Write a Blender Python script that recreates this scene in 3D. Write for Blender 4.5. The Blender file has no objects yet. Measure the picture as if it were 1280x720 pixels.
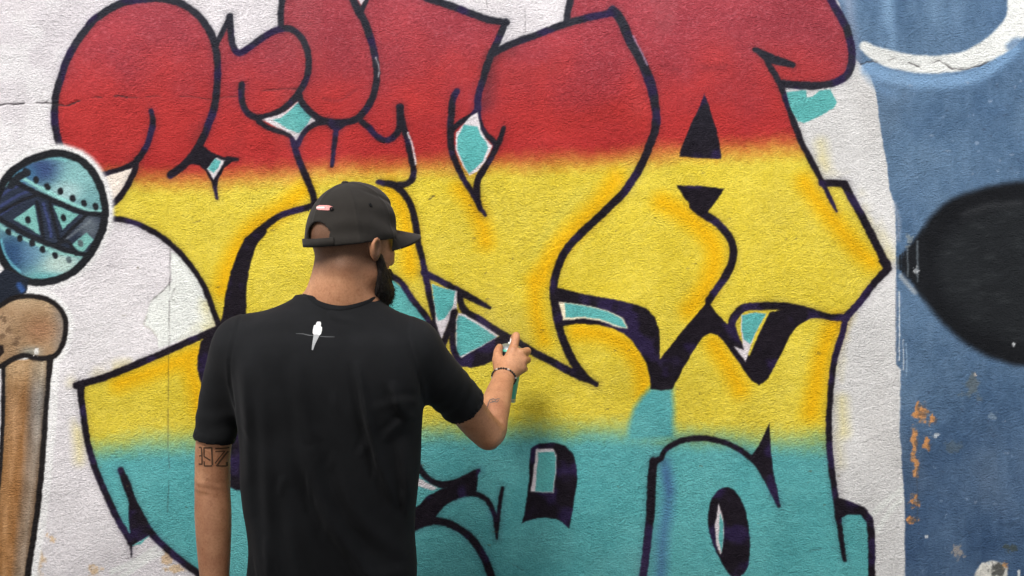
import bpy, math, random
import numpy as np
from mathutils import Vector, Matrix
from mathutils.bvhtree import BVHTree

random.seed(4); RNG = np.random.default_rng(11)
SC = bpy.context.scene
COL = SC.collection

# ---------------------------------------------------------------- camera
CAM_Z, FOC, WALL_Y = 1.57, 1437.0, 2.95        # eye height, focal length in photo pixels, distance of wall
cam_d = bpy.data.cameras.new('camera'); cam = bpy.data.objects.new('camera', cam_d); COL.objects.link(cam)
cam.location = (0, 0, CAM_Z); cam.rotation_euler = (math.radians(90), 0, 0)
cam_d.sensor_width = 36; cam_d.lens = 36 * FOC / 1280; cam_d.clip_start = 0.05; cam_d.clip_end = 500
SC.camera = cam

# ---------------------------------------------------------------- overcast daylight
SUN_EL, SUN_AZ = math.radians(44), math.radians(21)      # high, behind the camera and a little to its left
w = bpy.data.worlds.new('World'); SC.world = w; w.use_nodes = True
nt = w.node_tree; nt.nodes.clear()
sky = nt.nodes.new('ShaderNodeTexSky'); sky.sky_type = 'NISHITA'; sky.sun_disc = False
sky.sun_elevation = SUN_EL; sky.sun_rotation = math.radians(180) + SUN_AZ
sky.air_density = 1.0; sky.dust_density = 4.0; sky.ozone_density = 1.0
hs = nt.nodes.new('ShaderNodeHueSaturation'); hs.inputs['Saturation'].default_value = 0.25
bg = nt.nodes.new('ShaderNodeBackground'); bg.inputs['Strength'].default_value = 0.15
out = nt.nodes.new('ShaderNodeOutputWorld')
nt.links.new(sky.outputs[0], hs.inputs['Color']); nt.links.new(hs.outputs[0], bg.inputs[0]); nt.links.new(bg.outputs[0], out.inputs[0])
sl = bpy.data.lights.new('sun', 'SUN'); so = bpy.data.objects.new('sun', sl); COL.objects.link(so)
sl.energy = 1.5; sl.angle = math.radians(16); sl.color = (1.0, 0.965, 0.92)
so.rotation_euler = (math.pi/2 - SUN_EL, 0, -SUN_AZ)
so.location = (-2, -4, 6)
SC.view_settings.view_transform = 'Standard'; SC.view_settings.look = 'None'
SC.view_settings.gamma = 1; SC.view_settings.use_curve_mapping = False
SC.view_settings.exposure = 0.56
SC.render.engine = 'CYCLES'

# ---------------------------------------------------------------- helpers
def lin(c):
    c = np.asarray(c, float) / 255.0
    return np.where(c <= 0.04045, c / 12.92, ((c + 0.055) / 1.055) ** 2.4)

def at(px, py, Y):
    return np.array([(px - 640) * Y / FOC, Y, CAM_Z - (py - 360) * Y / FOC])

def link(name, me, mat=None, parent=None):
    o = bpy.data.objects.new(name, me); COL.objects.link(o)
    if mat is not None and me is not None: me.materials.append(mat)
    if parent is not None: o.parent = parent
    return o

def empty(name, loc=(0, 0, 0), parent=None):
    o = bpy.data.objects.new(name, None); COL.objects.link(o); o.location = loc
    if parent is not None: o.parent = parent
    return o

def tag(o, label=None, cat=None, kind=None):
    if label: o['label'] = label
    if cat: o['category'] = cat
    if kind: o['kind'] = kind
    return o

def np_mesh(name, V, F, smooth=True):
    """V (n,3), F (m,k) numpy -> mesh"""
    me = bpy.data.meshes.new(name)
    V = np.ascontiguousarray(V, np.float32); F = np.ascontiguousarray(F, np.int32)
    k = F.shape[1]
    me.vertices.add(len(V)); me.vertices.foreach_set('co', V.ravel())
    me.loops.add(F.size); me.loops.foreach_set('vertex_index', F.ravel())
    me.polygons.add(len(F)); me.polygons.foreach_set('loop_start', np.arange(0, F.size, k, dtype=np.int32))
    me.polygons.foreach_set('loop_total', np.full(len(F), k, np.int32))
    me.update(calc_edges=True); me.validate()
    if smooth: me.polygons.foreach_set('use_smooth', np.ones(len(me.polygons), bool))
    return me

def crom(pts, n=8, closed=False):
    """Catmull-Rom through points (rows may hold extra columns such as a width)"""
    P = np.array(pts, float)
    if len(P) < 3: 
        return np.array([P[0] + (P[-1] - P[0]) * t for t in np.linspace(0, 1, 2)])
    if closed: Q = np.vstack([P[-1], P, P[0], P[1]])
    else: Q = np.vstack([2*P[0]-P[1], P, 2*P[-1]-P[-2]])
    out = []
    for i in range(1, len(Q) - 2):
        p0, p1, p2, p3 = Q[i-1], Q[i], Q[i+1], Q[i+2]
        for t in np.arange(n) / n:
            out.append(0.5 * ((2*p1) + (-p0+p2)*t + (2*p0-5*p1+4*p2-p3)*t*t + (-p0+3*p1-3*p2+p3)*t**3))
    if not closed: out.append(P[-1])
    return np.array(out)

def sstep(a, b, x):
    t = np.clip((x - a) / (b - a), 0, 1); return t * t * (3 - 2 * t)

_lat = RNG.random((256, 256)).astype(np.float32)
def noise2(x, y, s, seed=0):
    """smooth value noise, 0..1, cell size s"""
    x = x / s + 37.3 * seed + 500; y = y / s + 91.7 * seed + 500
    xi = np.floor(x).astype(int); yi = np.floor(y).astype(int)
    fx = x - xi; fy = y - yi
    fx = fx*fx*(3-2*fx); fy = fy*fy*(3-2*fy)
    a = _lat[xi & 255, yi & 255]; b = _lat[(xi+1) & 255, yi & 255]
    c = _lat[xi & 255, (yi+1) & 255]; d = _lat[(xi+1) & 255, (yi+1) & 255]
    return (a*(1-fx)+b*fx)*(1-fy) + (c*(1-fx)+d*fx)*fy
def fbm(x, y, s, seed=0, o=4):
    v = 0; t = 0; a = 1.0
    for i in range(o):
        v = v + a * noise2(x, y, s, seed + i); t += a; a *= 0.5; s = s / 2.03
    return v / t

# ---------------------------------------------------------------- materials
def new_mat(name, rough=0.7, spec=0.3):
    m = bpy.data.materials.new(name); m.use_nodes = True
    b = m.node_tree.nodes['Principled BSDF']
    b.inputs['Roughness'].default_value = rough; b.inputs['Specular IOR Level'].default_value = spec
    return m, m.node_tree, b

def nz(nt, scale, detail=4, rough=0.55, vec=None):
    n = nt.nodes.new('ShaderNodeTexNoise'); n.inputs['Scale'].default_value = scale
    n.inputs['Detail'].default_value = detail; n.inputs['Roughness'].default_value = rough
    if vec is not None: nt.links.new(vec, n.inputs['Vector'])
    return n

def objvec(nt, sc=(1, 1, 1)):
    t = nt.nodes.new('ShaderNodeTexCoord'); m = nt.nodes.new('ShaderNodeMapping')
    m.inputs['Scale'].default_value = sc; nt.links.new(t.outputs['Object'], m.inputs['Vector'])
    return m.outputs[0]

def bump(nt, b, hgt, strength, dist, prev=None):
    n = nt.nodes.new('ShaderNodeBump'); n.inputs['Strength'].default_value = strength; n.inputs['Distance'].default_value = dist
    nt.links.new(hgt, n.inputs['Height'])
    if prev is not None: nt.links.new(prev, n.inputs['Normal'])
    nt.links.new(n.outputs[0], b.inputs['Normal'])
    return n.outputs[0]

def ramp(nt, fac, p0, c0, p1, c1):
    r = nt.nodes.new('ShaderNodeValToRGB'); e = r.color_ramp.elements
    e[0].position = p0; e[0].color = (*c0, 1); e[1].position = p1; e[1].color = (*c1, 1)
    nt.links.new(fac, r.inputs[0]); return r.outputs[0]

def mul(nt, a, b, fac=1.0, mode='MULTIPLY'):
    m = nt.nodes.new('ShaderNodeMix'); m.data_type = 'RGBA'; m.blend_type = mode
    if isinstance(fac, (int, float)): m.inputs['Factor'].default_value = fac
    else: nt.links.new(fac, m.inputs['Factor'])
    for s, v in ((m.inputs[6], a), (m.inputs[7], b)):
        if isinstance(v, tuple): s.default_value = (*v, 1)
        else: nt.links.new(v, s)
    return m.outputs[2]

def mottled(name, rgb, rough=0.7, spec=0.3, scale=30, var=0.25, bscale=None, bstr=0.3, bdist=0.001):
    m, t, b = new_mat(name, rough, spec); v = objvec(t)
    n = nz(t, scale, 5, 0.6, v); c = lin(rgb)
    t.links.new(ramp(t, n.outputs[0], 0.3, tuple(c*(1-var)), 0.7, tuple(np.minimum(c*(1+var), 1))), b.inputs['Base Color'])
    if bscale: bump(t, b, nz(t, bscale, 3, 0.6, v).outputs[0], bstr, bdist)
    return m

# painted, roughly rendered wall: paint colour is stored per vertex, grain and relief are procedural
def wall_paint():
    m, t, b = new_mat('sprayed_wall_paint', 0.7, 0.12)
    a = t.nodes.new('ShaderNodeAttribute'); a.attribute_name = 'paint'
    v = objvec(t, (0.7, 1, 1))
    g = nz(t, 250, 3, 0.6, v)                  # render grain
    g2 = nz(t, 420, 2, 0.5, objvec(t))
    c = mul(t, a.outputs['Color'], ramp(t, g.outputs[0], 0.30, (.80, .80, .81), 0.62, (1.04, 1.04, 1.04)))
    c = mul(t, c, ramp(t, g2.outputs[0], 0.28, (.80, .80, .80), 0.5, (1.0, 1.0, 1.0)))
    t.links.new(c, b.inputs['Base Color'])
    n1 = bump(t, b, g.outputs[0], 1.0, 0.0070)
    vs = t.nodes.new('ShaderNodeMapRange'); vs.inputs['From Min'].default_value = .35; vs.inputs['From Max'].default_value = .65
    vs.inputs['To Min'].default_value = .5; vs.inputs['To Max'].default_value = 1.0
    t.links.new(nz(t, 6, 4, .6, objvec(t)).outputs[0], vs.inputs['Value'])
    t.links.new(vs.outputs[0], [n for n in t.nodes if n.type == 'BUMP'][0].inputs['Strength'])
    n2 = bump(t, b, g2.outputs[0], 0.6, 0.0022, n1)
    bump(t, b, nz(t, 80, 3, 0.5, v).outputs[0], 0.4, 0.006, n2)
    return m
M_WALL = wall_paint()
M_CORE = mottled('grey_render', (150, 148, 144), 0.9, 0.2, 9, 0.2, 120, 0.5, 0.004)
M_GROUND = mottled('worn_asphalt', (84, 83, 82), 0.92, 0.2, 3, 0.22, 90, 0.4, 0.004)

# ---------------------------------------------------------------- ground
def sheet(name, x0, x1, y0, y1, z, mat):
    V = np.array([(x0, y0, z), (x1, y0, z), (x1, y1, z), (x0, y1, z)]); return link(name, np_mesh(name, V, np.array([[0, 1, 2, 3]]), False), mat)
tag(sheet('ground', -60, 60, -60, 60, 0, M_GROUND), kind='structure')

# unseen slab added on the viewer's side to keep light off his lower body
def box(name, lo, hi, mat, parent=None):
    (a, b_, c), (d_, e, f_) = lo, hi
    V = np.array([(a,b_,c),(d_,b_,c),(d_,e,c),(a,e,c),(a,b_,f_),(d_,b_,f_),(d_,e,f_),(a,e,f_)])
    F = np.array([(0,3,2,1),(4,5,6,7),(0,1,5,4),(1,2,6,5),(2,3,7,6),(3,0,4,7)])
    return link(name, np_mesh(name, V, F, False), mat, parent)
shade_slab = tag(box('added_shade_slab', (-7, -2.6, 2.42), (7, 1.09, 2.54), M_CORE), kind='structure')
for px_ in (-6.5, 6.5): box('shade_slab_post', (px_-.06, -2.4, 0), (px_+.06, -2.28, 2.42), M_CORE, shade_slab)  # posts made up to carry the added slab

# ---------------------------------------------------------------- the mural, laid out in units of 1/487 m
U = FOC / WALL_Y
def axis(stops):
    a = []
    for (s, e, d) in stops: a.append(np.arange(s, e - 1e-6, d))
    a.append([stops[-1][1]]); return np.concatenate(a)
GX = axis([(-1660, -360, 20), (-360, -28, 4), (-28, 1308, 1.25), (1308, 1640, 4), (1640, 2940, 20)])
GY = axis([(-280, -28, 4), (-28, 748, 1.25), (748, 1124.5, 4.0)])
X, Y = np.meshgrid(GX, GY)                      # rows: down the wall
H, W = X.shape
PX = X + (noise2(X, Y, 12, 3) - .5) * .9        # a hand is never quite steady
PY = Y + (noise2(X, Y, 12, 5) - .5) * .9
ED = (fbm(X, Y, 3.5, 7, 2) - .5) * 1.3            # paint edge breaking up on the grain
C = np.zeros((H, W, 3), np.float32); K = np.zeros((H, W), np.int8)
HGT = np.zeros((H, W), np.float32)

def win(x0, y0, x1, y1):
    i0 = max(np.searchsorted(GX, x0) - 1, 0); i1 = min(np.searchsorted(GX, x1) + 1, W)
    j0 = max(np.searchsorted(GY, y0) - 1, 0); j1 = min(np.searchsorted(GY, y1) + 1, H)
    return slice(j0, j1), slice(i0, i1)

def seg_dist(x, y, P, wd=None):
    """distance to polyline, minus local half width when given"""
    D = np.full(x.shape, 1e6, np.float32)
    for i in range(len(P) - 1):
        a, b = P[i], P[i+1]; dx, dy = b[0]-a[0], b[1]-a[1]; L = dx*dx + dy*dy + 1e-9
        t = np.clip(((x-a[0])*dx + (y-a[1])*dy) / L, 0, 1)
        d = np.hypot(x - a[0] - t*dx, y - a[1] - t*dy)
        if wd is not None: d = d - (wd[i] + (wd[i+1]-wd[i])*t)
        np.minimum(D, d, out=D)
    return D

def lay(s, alpha, col, cls=None):
    col = np.asarray(col, np.float32)
    A = alpha[..., None]
    C[s] = C[s] * (1 - A) + (col if col.ndim == 3 else col[None, None]) * A
    if cls is not None:
        k = K[s]; k[alpha > 0.5] = cls

def stroke(pts, wd, col, cls=None, soft=1.1, a=1.0, n=6, halo=0.0, raw=False):
    P = np.array(pts, float)
    if P.shape[1] == 2: P = np.hstack([P, np.full((len(P), 1), wd)])
    Q = P if raw else crom(P, n)
    hw = Q[:, 2] / 2; m = hw.max() + soft * 2 + (10 if halo else 4)
    s = win(Q[:, 0].min()-m, Q[:, 1].min()-m, Q[:, 0].max()+m, Q[:, 1].max()+m)
    if X[s].size == 0: return
    d = seg_dist(PX[s], PY[s], Q, hw) + ED[s]
    if halo: lay(s, halo * (1 - sstep(0, 9, d)), col(s) if callable(col) else col)
    lay(s, a * (1 - sstep(-soft, soft, d)), col(s) if callable(col) else col, cls)

def inside(x, y, P):
    r = np.zeros(x.shape, bool); n = len(P)
    for i in range(n):
        x0, y0 = P[i][:2]; x1, y1 = P[(i+1) % n][:2]
        if y0 == y1: continue
        c = ((y0 > y) != (y1 > y)) & (x < (x1-x0)*(y-y0)/(y1-y0) + x0); r ^= c
    return r

def poly(pts, col, cls=None, soft=1.1, a=1.0, curve=0, mask_only=False, wob=True):
    P = np.array(pts, float)
    if curve: P = crom(P, curve, True)
    m = soft * 2 + 4
    s = win(P[:, 0].min()-m, P[:, 1].min()-m, P[:, 0].max()+m, P[:, 1].max()+m)
    x, y = (PX[s], PY[s]) if wob else (X[s], Y[s])
    d = seg_dist(x, y, np.vstack([P, P[:1]])) ; d[inside(x, y, P)] *= -1
    d = d + ED[s]
    al = a * (1 - sstep(-soft, soft, d))
    if mask_only: return s, al, d
    lay(s, al, col(s) if callable(col) else col, cls)
    return s, al, d

WHITE, RED, YEL, TEAL, OUTL, ACC, MAR, BONE, BLUE, OVAL, ARC = range(11)

# --- base coat: lavender white at left and middle, colder white at the right
big = fbm(X, Y, 180, 1, 5); mid = fbm(X, Y, 46, 9, 4); fine = fbm(X, Y, 5, 13, 2)
base = np.array((220, 215, 218)) + (big[..., None]-.5) * np.array((16, 20, 16)) + (mid[..., None]-.5) * np.array((12, 12, 11))
rightw = sstep(760, 1000, X)[..., None]
base = base * (1-rightw) + (np.array((212, 211, 210)) + (mid[..., None]-.5)*12) * rightw
base = base * (1 - sstep(60, -160, Y)[..., None]*0.03)
C[:] = base
lay(win(0, -40, 90, 230), .5*sstep(140, 20, X[win(0, -40, 90, 230)])*sstep(.45, .6, mid[win(0, -40, 90, 230)]), (234, 233, 233))
# repaired plaster patch
poly([(213,314),(226,319),(246,345),(260,368),(270,400),(266,412),(230,424),(198,436),(196,420),(189,411),(180,405),(184,392),(188,377),(206,362),(214,352)], (231,234,229), soft=1.2)
s, al, d = poly([(213,314),(226,319),(246,345),(260,368),(270,400),(266,412),(230,424),(198,436),(196,420),(189,411),(180,405),(184,392),(188,377),(206,362),(214,352)], (0,0,0), mask_only=True)
HGT[s] -= 1.2 * al
stroke([(186,378),(206,362),(213,350),(212,335),(213,316)], 1.6, (150,148,146), a=.45)
stroke([(183,395),(180,405),(189,412),(196,421)], 1.6, (160,156,140), a=.4)
stroke([(218,362),(214,372),(220,378)], 1.4, (150,150,145), a=.5)
stroke([(212,376),(212,432)], 1.0, (175,175,170), a=.5)
# brushed white streaks low down
for pts in ([(208,687),(180,702),(148,724)], [(196,684),(170,700),(140,715)], [(1128,612),(1105,630),(1078,655)], [(1130,622),(1112,640),(1096,664)]):
    stroke(pts, 7, (232,236,231), a=.65, soft=2.5)
# stains
def stain(x, y, rx, ry, col, a, seed):
    s = win(x-rx*1.5, y-ry*1.5, x+rx*1.5, y+ry*1.5)
    q = np.hypot((X[s]-x)/rx, (Y[s]-y)/ry); n = fbm(X[s], Y[s], max(rx, ry)*.55, seed, 4)
    lay(s, a * sstep(1.25, .55, q + (n-.5)*2.6), col)
for i, (x, y, rx, ry) in enumerate([(50,668,9,4),(47,698,7,24),(120,712,8,6),(209,700,7,9),(66,674,4,4),(222,712,10,5)]):
    stain(x, y, rx, ry, (214,170,110), .55, 40+i)
for i in range(46):
    x, y = random.uniform(0, 1130), random.uniform(0, 720)
    stain(x, y, random.uniform(1, 2.4), random.uniform(.8, 2), (150,146,146), .55, 60+i)

# --- blue panel to the right
def c_blue(s):
    n = fbm(X[s], Y[s], 60, 21, 5)[..., None]; m_ = fbm(X[s]*2.4, Y[s], 16, 25, 3)[..., None]
    lo = sstep(420, 640, Y[s])[..., None]
    b = np.array((86,113,142)) * (1-lo) + np.array((68,92,122)) * lo
    return b + (n-.5)*np.array((34, 34, 30)) + (m_-.5)*18
BL = [(1046,-300),(1047,0),(1056,25),(1064,48),(1068,72),(1076,80),(1088,94),(1095,116),(1099,145),(1104,182),(1109,208),(1112,238),(1119,258),(1120,300),(1120,455),(1126,462),(1125,540),(1129,600),(1131,640),(1131,1150),(3000,1150),(3000,-300)]
poly(BL, c_blue, BLUE, soft=1.3)
stroke([(1118,255),(1123,275),(1123,300)], 5, (150,160,175), a=.6, soft=3)
poly([(1047,-40),(1060,-40),(1075,70),(1078,84),(1070,78),(1062,48)], (150,158,178), soft=8, a=.55)
# pale haze and drips above
for (x, y0, y1, wd, a) in ((1104,-30,30,14,.5),(1112,0,62,12,.5),(1165,0,24,8,.3),(1099,40,62,9,.35)):
    stroke([(x,y0),(x+2,(y0+y1)/2),(x+3,y1)], wd, (132,164,194), a=a, soft=7)
stroke([(1086,84),(1112,96),(1150,102),(1205,99),(1240,84),(1268,58)], 17, (128,164,200), a=.75, soft=6)
stroke([(1082,90),(1100,110),(1120,118)], 10, (110,145,182), a=.5, soft=6)
def c_arc(s): return np.array((220,222,219)) + (mid[s][..., None]-.5)*16
stroke([(1080,58,12),(1095,67,18),(1118,75,22),(1150,80,22),(1180,80,22),(1208,75,23),(1236,62,27),(1262,42,32),(1276,18,34),(1284,-20,40),(1290,-60,44)], 20, c_arc, ARC, soft=2.2, n=8)
poly([(1258,58),(1262,-60),(1420,-60),(1420,10),(1330,34),(1296,44),(1282,44),(1272,52)], c_arc, ARC, soft=2.5)
stroke([(1262,58),(1272,52),(1284,60)], 10, (92,122,156), a=.8, soft=4)
# the big black oval
OV = [(1146,322),(1150,294),(1166,268),(1190,249),(1216,239),(1246,231),(1282,227),(1330,236),(1372,280),(1384,345),(1368,415),(1330,452),(1284,458),(1244,449),(1214,434),(1190,415),(1170,394),(1152,370),(1144,348)]
s, al, d = poly(OV, (19,21,25), OVAL, soft=6, curve=6)
def c_ov(s):
    n = fbm(X[s]*.5, Y[s]*1.6, 9, 31, 4)[..., None]
    return np.array((33,36,39)) + (n-.45)*np.array((44,46,44))*sstep(.45, .8, n)
poly([(1172,330),(1182,300),(1210,272),(1250,258),(1300,255),(1340,290),(1350,350),(1330,410),(1290,430),(1245,420),(1205,395),(1180,362)], c_ov, soft=14, a=.8, curve=5)
stroke([(1205,268),(1235,258),(1275,254)], 7, (74,76,78), a=.4, soft=6)
poly([(1126,326),(1132,314),(1142,300),(1154,286),(1160,330),(1154,374),(1142,356),(1130,344)], (22,24,28), OVAL, soft=5)
for i in range(9):                               # dragged bristle marks where oval meets the white edge
    x = 1122 + i*3.1; hh = 9 + i*3.4
    stroke([(x, 329-hh*.75),(x+.4, 329+hh*(.5+.3*random.random()))], 2.6, (26,29,33) if i % 4 else (84,92,98), OVAL, a=.92, soft=1.0, raw=False)
stroke([(1126,345),(1132,353),(1144,366)], 5, (205,200,190), a=.5, soft=2.5)
stain(1145,338,3,4,(190,194,198),.7,90); stain(1136,300,4,8,(150,150,140),.5,91)
for (x, y0, y1, cc) in ((1121,360,455,(110,128,150)),(1124,365,450,(225,226,228)),(1129,425,462,(205,210,216)),(1119.5,350,440,(150,158,172)),(1133,430,470,(140,165,190))):
    stroke([(x,y0),(x+.5,(y0+y1)/2),(x+.3,y1)], 1.6, cc, a=.75, soft=.9)
# wear on the blue
for i, (x, y, rx, ry) in enumerate([(1153,516,8,12),(1146,513,4,10),(1143,556,4,16),(1158,556,4,8),(1145,585,4,9),(1143,626,5,8),(1139,649,8,4),(1166,524,3,5)]):
    stain(x, y, rx, ry, (206,144,88), .95, 110+i); stain(x+3, y+2, rx*.7, ry*.8, (92,82,78), .6, 130+i)
stroke([(1146,590),(1147,620),(1146,650)], 1.4, (60,70,85), a=.7)
for i, (x, y, rx, ry, cc) in enumerate([(1219,468,2,2,(220,200,180)),(1267,431,1.6,2.6,(225,228,230)),(1168,545,6,4,(195,200,205)),(1198,691,6,8,(160,150,140)),(1263,685,8,5,(70,78,74)),(1190,560,10,9,(80,96,110)),(1158,671,2,1.6,(225,228,230)),(1215,485,12,14,(95,105,110)),(1240,520,6,4,(120,140,160))]):
    stain(x, y, rx, ry, cc, .8, 150+i)
poly([(1214,735),(1219,716),(1227,704),(1240,701),(1254,704),(1260,712),(1258,740),(1250,765),(1222,765)], lambda s: np.array((206,204,196)) + (fbm(X[s], Y[s], 6, 77, 3)[..., None]-.5)*70, ARC, soft=1.6)
stain(1247,713,9,8,(60,62,60),.8,170); stain(1256,707,3,4,(190,140,90),.8,171); stroke([(1273,714),(1273,735)], 3, (225,225,220), a=.9)
for i in range(60):
    stain(random.uniform(1130,1280), random.choice((random.uniform(100,225), random.uniform(470,720))), random.uniform(1,3), random.uniform(1,2.2), random.choice([(130,152,178),(60,76,98),(150,165,185)]), .5, 200+i)

# --- lettering fill: one silhouette, red over yellow over teal
SIL = [(70,170),(68,150),(69,125),(75,100),(84,74),(99,47),(121,22),(150,5),(180,-2),(206,-2),(229,6),(249,21),(263,39),(270,52),
 (279,36),(287,20),(289,46),(294,62),(301,65),(312,58),(322,51),(336,42),(351,36),(351,15),(354,-6),(360,-60),(430,-70),(452,-10),(470,-60),(530,-4),(560,6),(590,17),(612,25),(633,28),
 (625,45),(618,64),(640,55),(672,42),(706,29),(711,10),(716,-20),(735,-80),(1010,-80),(1036,-6),(1045,12),(1055,30),(1062,48),(1065,68),(1063,85),(1055,97),(1040,104),(1020,107),(1000,107),(980,106),
 (986,135),(993,155),(1003,180),(1020,213),(1029,229),(1045,229),(1056,230),(1060,240),(1070,258),(1082,280),(1095,305),(1112,334),(1090,358),(1075,378),(1056,398),(1052,415),(1047,435),(1042,455),(1039,480),(1037,510),(1036,540),(1038,575),(1043,610),(1046,624),(1066,629),(1080,636),(1089,648),(1091,665),(1091,900),(1030,930),
 (330,930),(300,760),(250,718),(232,706),(210,688),(188,668),(164,678),(145,645),(130,612),(118,583),(110,556),(106,530),(102,500),(99,482),(130,472),(200,443),(272,411),(268,392),(252,353),(225,316),(210,302),(190,289),(170,279),(137,273),(141,256),(158,232),(166,210),(132,217),(100,205)]
b1x = [60,150,270,330,420,540,640,760,860,960,1040]; b1y = [232,229,232,224,220,213,211,206,197,191,186]
b2x = [80,110,200,540,640,780,900,1060]; b2y = [559,558,552,537,535,537,547,552]
B1 = np.interp(X, b1x, b1y); B2 = np.interp(X, b2x, b2y)
sp = (fbm(X, Y, 40, 15, 3)-.5)*10 + (fine-.5)*7
tR = sstep(-30, 16, Y - B1 + sp); tT = sstep(-24, 26, Y - B2 + sp)
fade = np.clip(sstep(190, 10, Y + (mid-.5)*120) , 0, 1)
speck = sstep(.50, .85, fbm(X*.8, Y, 2.1, 17, 2))  # pale flecks: fading, and glints of the grain put into the colour
cr = np.array((168,45,44))*(1-fade[..., None]) + np.array((154,60,69))*fade[..., None] + (mid[..., None]-.5)*np.array((22,18,18))
cr = cr + (speck*(.10+.30*fade))[..., None]*np.array((38,44,44))
cy = np.array((216,195,64)) + (mid[..., None]-.5)*np.array((14,18,26)) + (fine[..., None]-.5)*np.array((12,14,22))
ct = np.array((88,165,167)) + (mid[..., None]-.5)*np.array((20,16,14)) + (fine[..., None]-.5)*14
fill = cr*(1-tR[..., None]) + cy*tR[..., None]
fill = fill*(1-tT[..., None]) + ct*tT[..., None]
s, al, d = poly(SIL, None, mask_only=True, soft=1.4)
cls = np.where(Y < B1, RED, np.where(Y < B2, YEL, TEAL))
C[s] = C[s]*(1-al[..., None]) + fill[s]*al[..., None]; K[s] = np.where(al > .5, cls[s], K[s])
SILD = np.full((H, W), 1e3, np.float32); SILD[s] = d
# overspray outside the silhouette
ov = sstep(26, 0, SILD) * (SILD > -2) * sstep(.42, .7, fbm(X, Y, 36, 23, 3)) * sstep(-10, 10, Y-B1) * sstep(20, -20, Y-B2) * .38
C[:] = C*(1-ov[..., None]) + np.array((228,206,90))*ov[..., None]
for pts, wd, a_ in (([(98,540),(99,575)], 9, .45), ([(1052,500),(1055,540)], 12, .42), ([(1026,180),(1032,210)], 12, .35), ([(1046,545),(1050,580)], 8, .25), ([(232,430),(262,418)], 8, .3)):
    stroke(pts, wd, (224,204,96), a=a_, soft=11)
for (x, y0, y1) in ((1046,415,600),(1051,440,620),(1056,560,625)): stroke([(x,y0),(x-4,(y0+y1)/2),(x-2,y1)], 3, (176,172,170), a=.3, soft=3)

# dark maroon spray, warm red patches
def spray(pts, wd, col, a, soft): stroke(pts, wd, col, a=a, soft=soft, n=5)
spray([(612,75),(612,100),(608,128)], 14, (84,42,50), .6, 12); spray([(618,72),(640,66)], 10, (95,44,50), .4, 10)
spray([(245,170),(262,150)], 14, (110,44,46), .4, 12); spray([(285,195),(300,175),(300,150)], 12, (150,44,44), .5, 12)
spray([(700,160),(760,140),(800,150)], 18, (160,40,34), .35, 16); spray([(640,95),(700,85)], 12, (150,50,48), .35, 14)
spray([(808,22),(830,35)], 8, (130,52,58), .35, 8); spray([(880,85),(905,84)], 6, (110,44,52), .4, 6); spray([(830,82),(848,88)], 6, (120,44,52), .35, 6)
spray([(405,123),(425,126),(445,112)], 3, (120,44,50), .5, 3); spray([(330,112),(370,110)], 2, (120,40,46), .4, 2)
# orange inner shading on the yellow
OR = (226,174,10)
for pts, wd in (([(380,238),(352,262),(322,281),(302,303),(287,332),(278,362)],15), ([(148,480),(190,465),(228,450),(246,441)],13), ([(236,455),(244,480),(250,510)],14),
    ([(488,236),(503,262),(511,300),(513,335)],14), ([(575,236),(590,255),(602,280),(607,302)],13), ([(770,225),(750,254),(726,280),(706,300),(690,322),(676,348)],15),
    ([(668,352),(671,395),(680,425)],11), ([(828,253),(850,265),(871,280),(888,300),(894,320),(889,345),(880,365),(862,388)],16), ([(722,414),(755,418),(781,431),(797,450),(804,470),(806,492)],15),
    ([(893,430),(906,450),(916,468),(925,486)],15), ([(1006,228),(1024,254),(1045,280),(1070,310),(1090,328)],14), ([(1044,404),(1036,422),(1027,450),(1021,480),(1014,515)],15), ([(545,445),(560,470)],8)):
    spray(pts, wd*1.5, OR, .95, 13)
spray([(725,238),(700,268),(678,300),(668,320)], 8, (205,192,74), .5, 7); spray([(768,215),(775,232)], 5, (240,190,60), .4, 5)
# teal blotch rising into the yellow, blue mist by the arch
poly([(813,484),(841,484),(843,505),(842,548),(784,552),(787,526),(793,509),(802,496)], lambda s: ct[s], TEAL, soft=6)
spray([(831,580),(836,610),(834,640),(829,670),(826,720),(822,760)], 13, (64,92,146), .6, 9); spray([(832,590),(836,615)], 6, (56,76,132), .45, 7)

# --- black outlines
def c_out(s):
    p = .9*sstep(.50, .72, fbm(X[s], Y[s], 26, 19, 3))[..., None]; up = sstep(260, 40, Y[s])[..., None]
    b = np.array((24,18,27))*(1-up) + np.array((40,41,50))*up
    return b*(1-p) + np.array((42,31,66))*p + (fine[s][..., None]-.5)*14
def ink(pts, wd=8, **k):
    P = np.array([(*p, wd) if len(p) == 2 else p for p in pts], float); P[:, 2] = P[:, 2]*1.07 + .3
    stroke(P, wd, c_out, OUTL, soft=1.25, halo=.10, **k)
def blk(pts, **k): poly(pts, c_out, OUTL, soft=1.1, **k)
WH = (216,208,212); TL = lambda s: ct[s] + np.array((2,6,2))
def accent(pts, col, **k): poly(pts, col, ACC, soft=1.1, **k)

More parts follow.
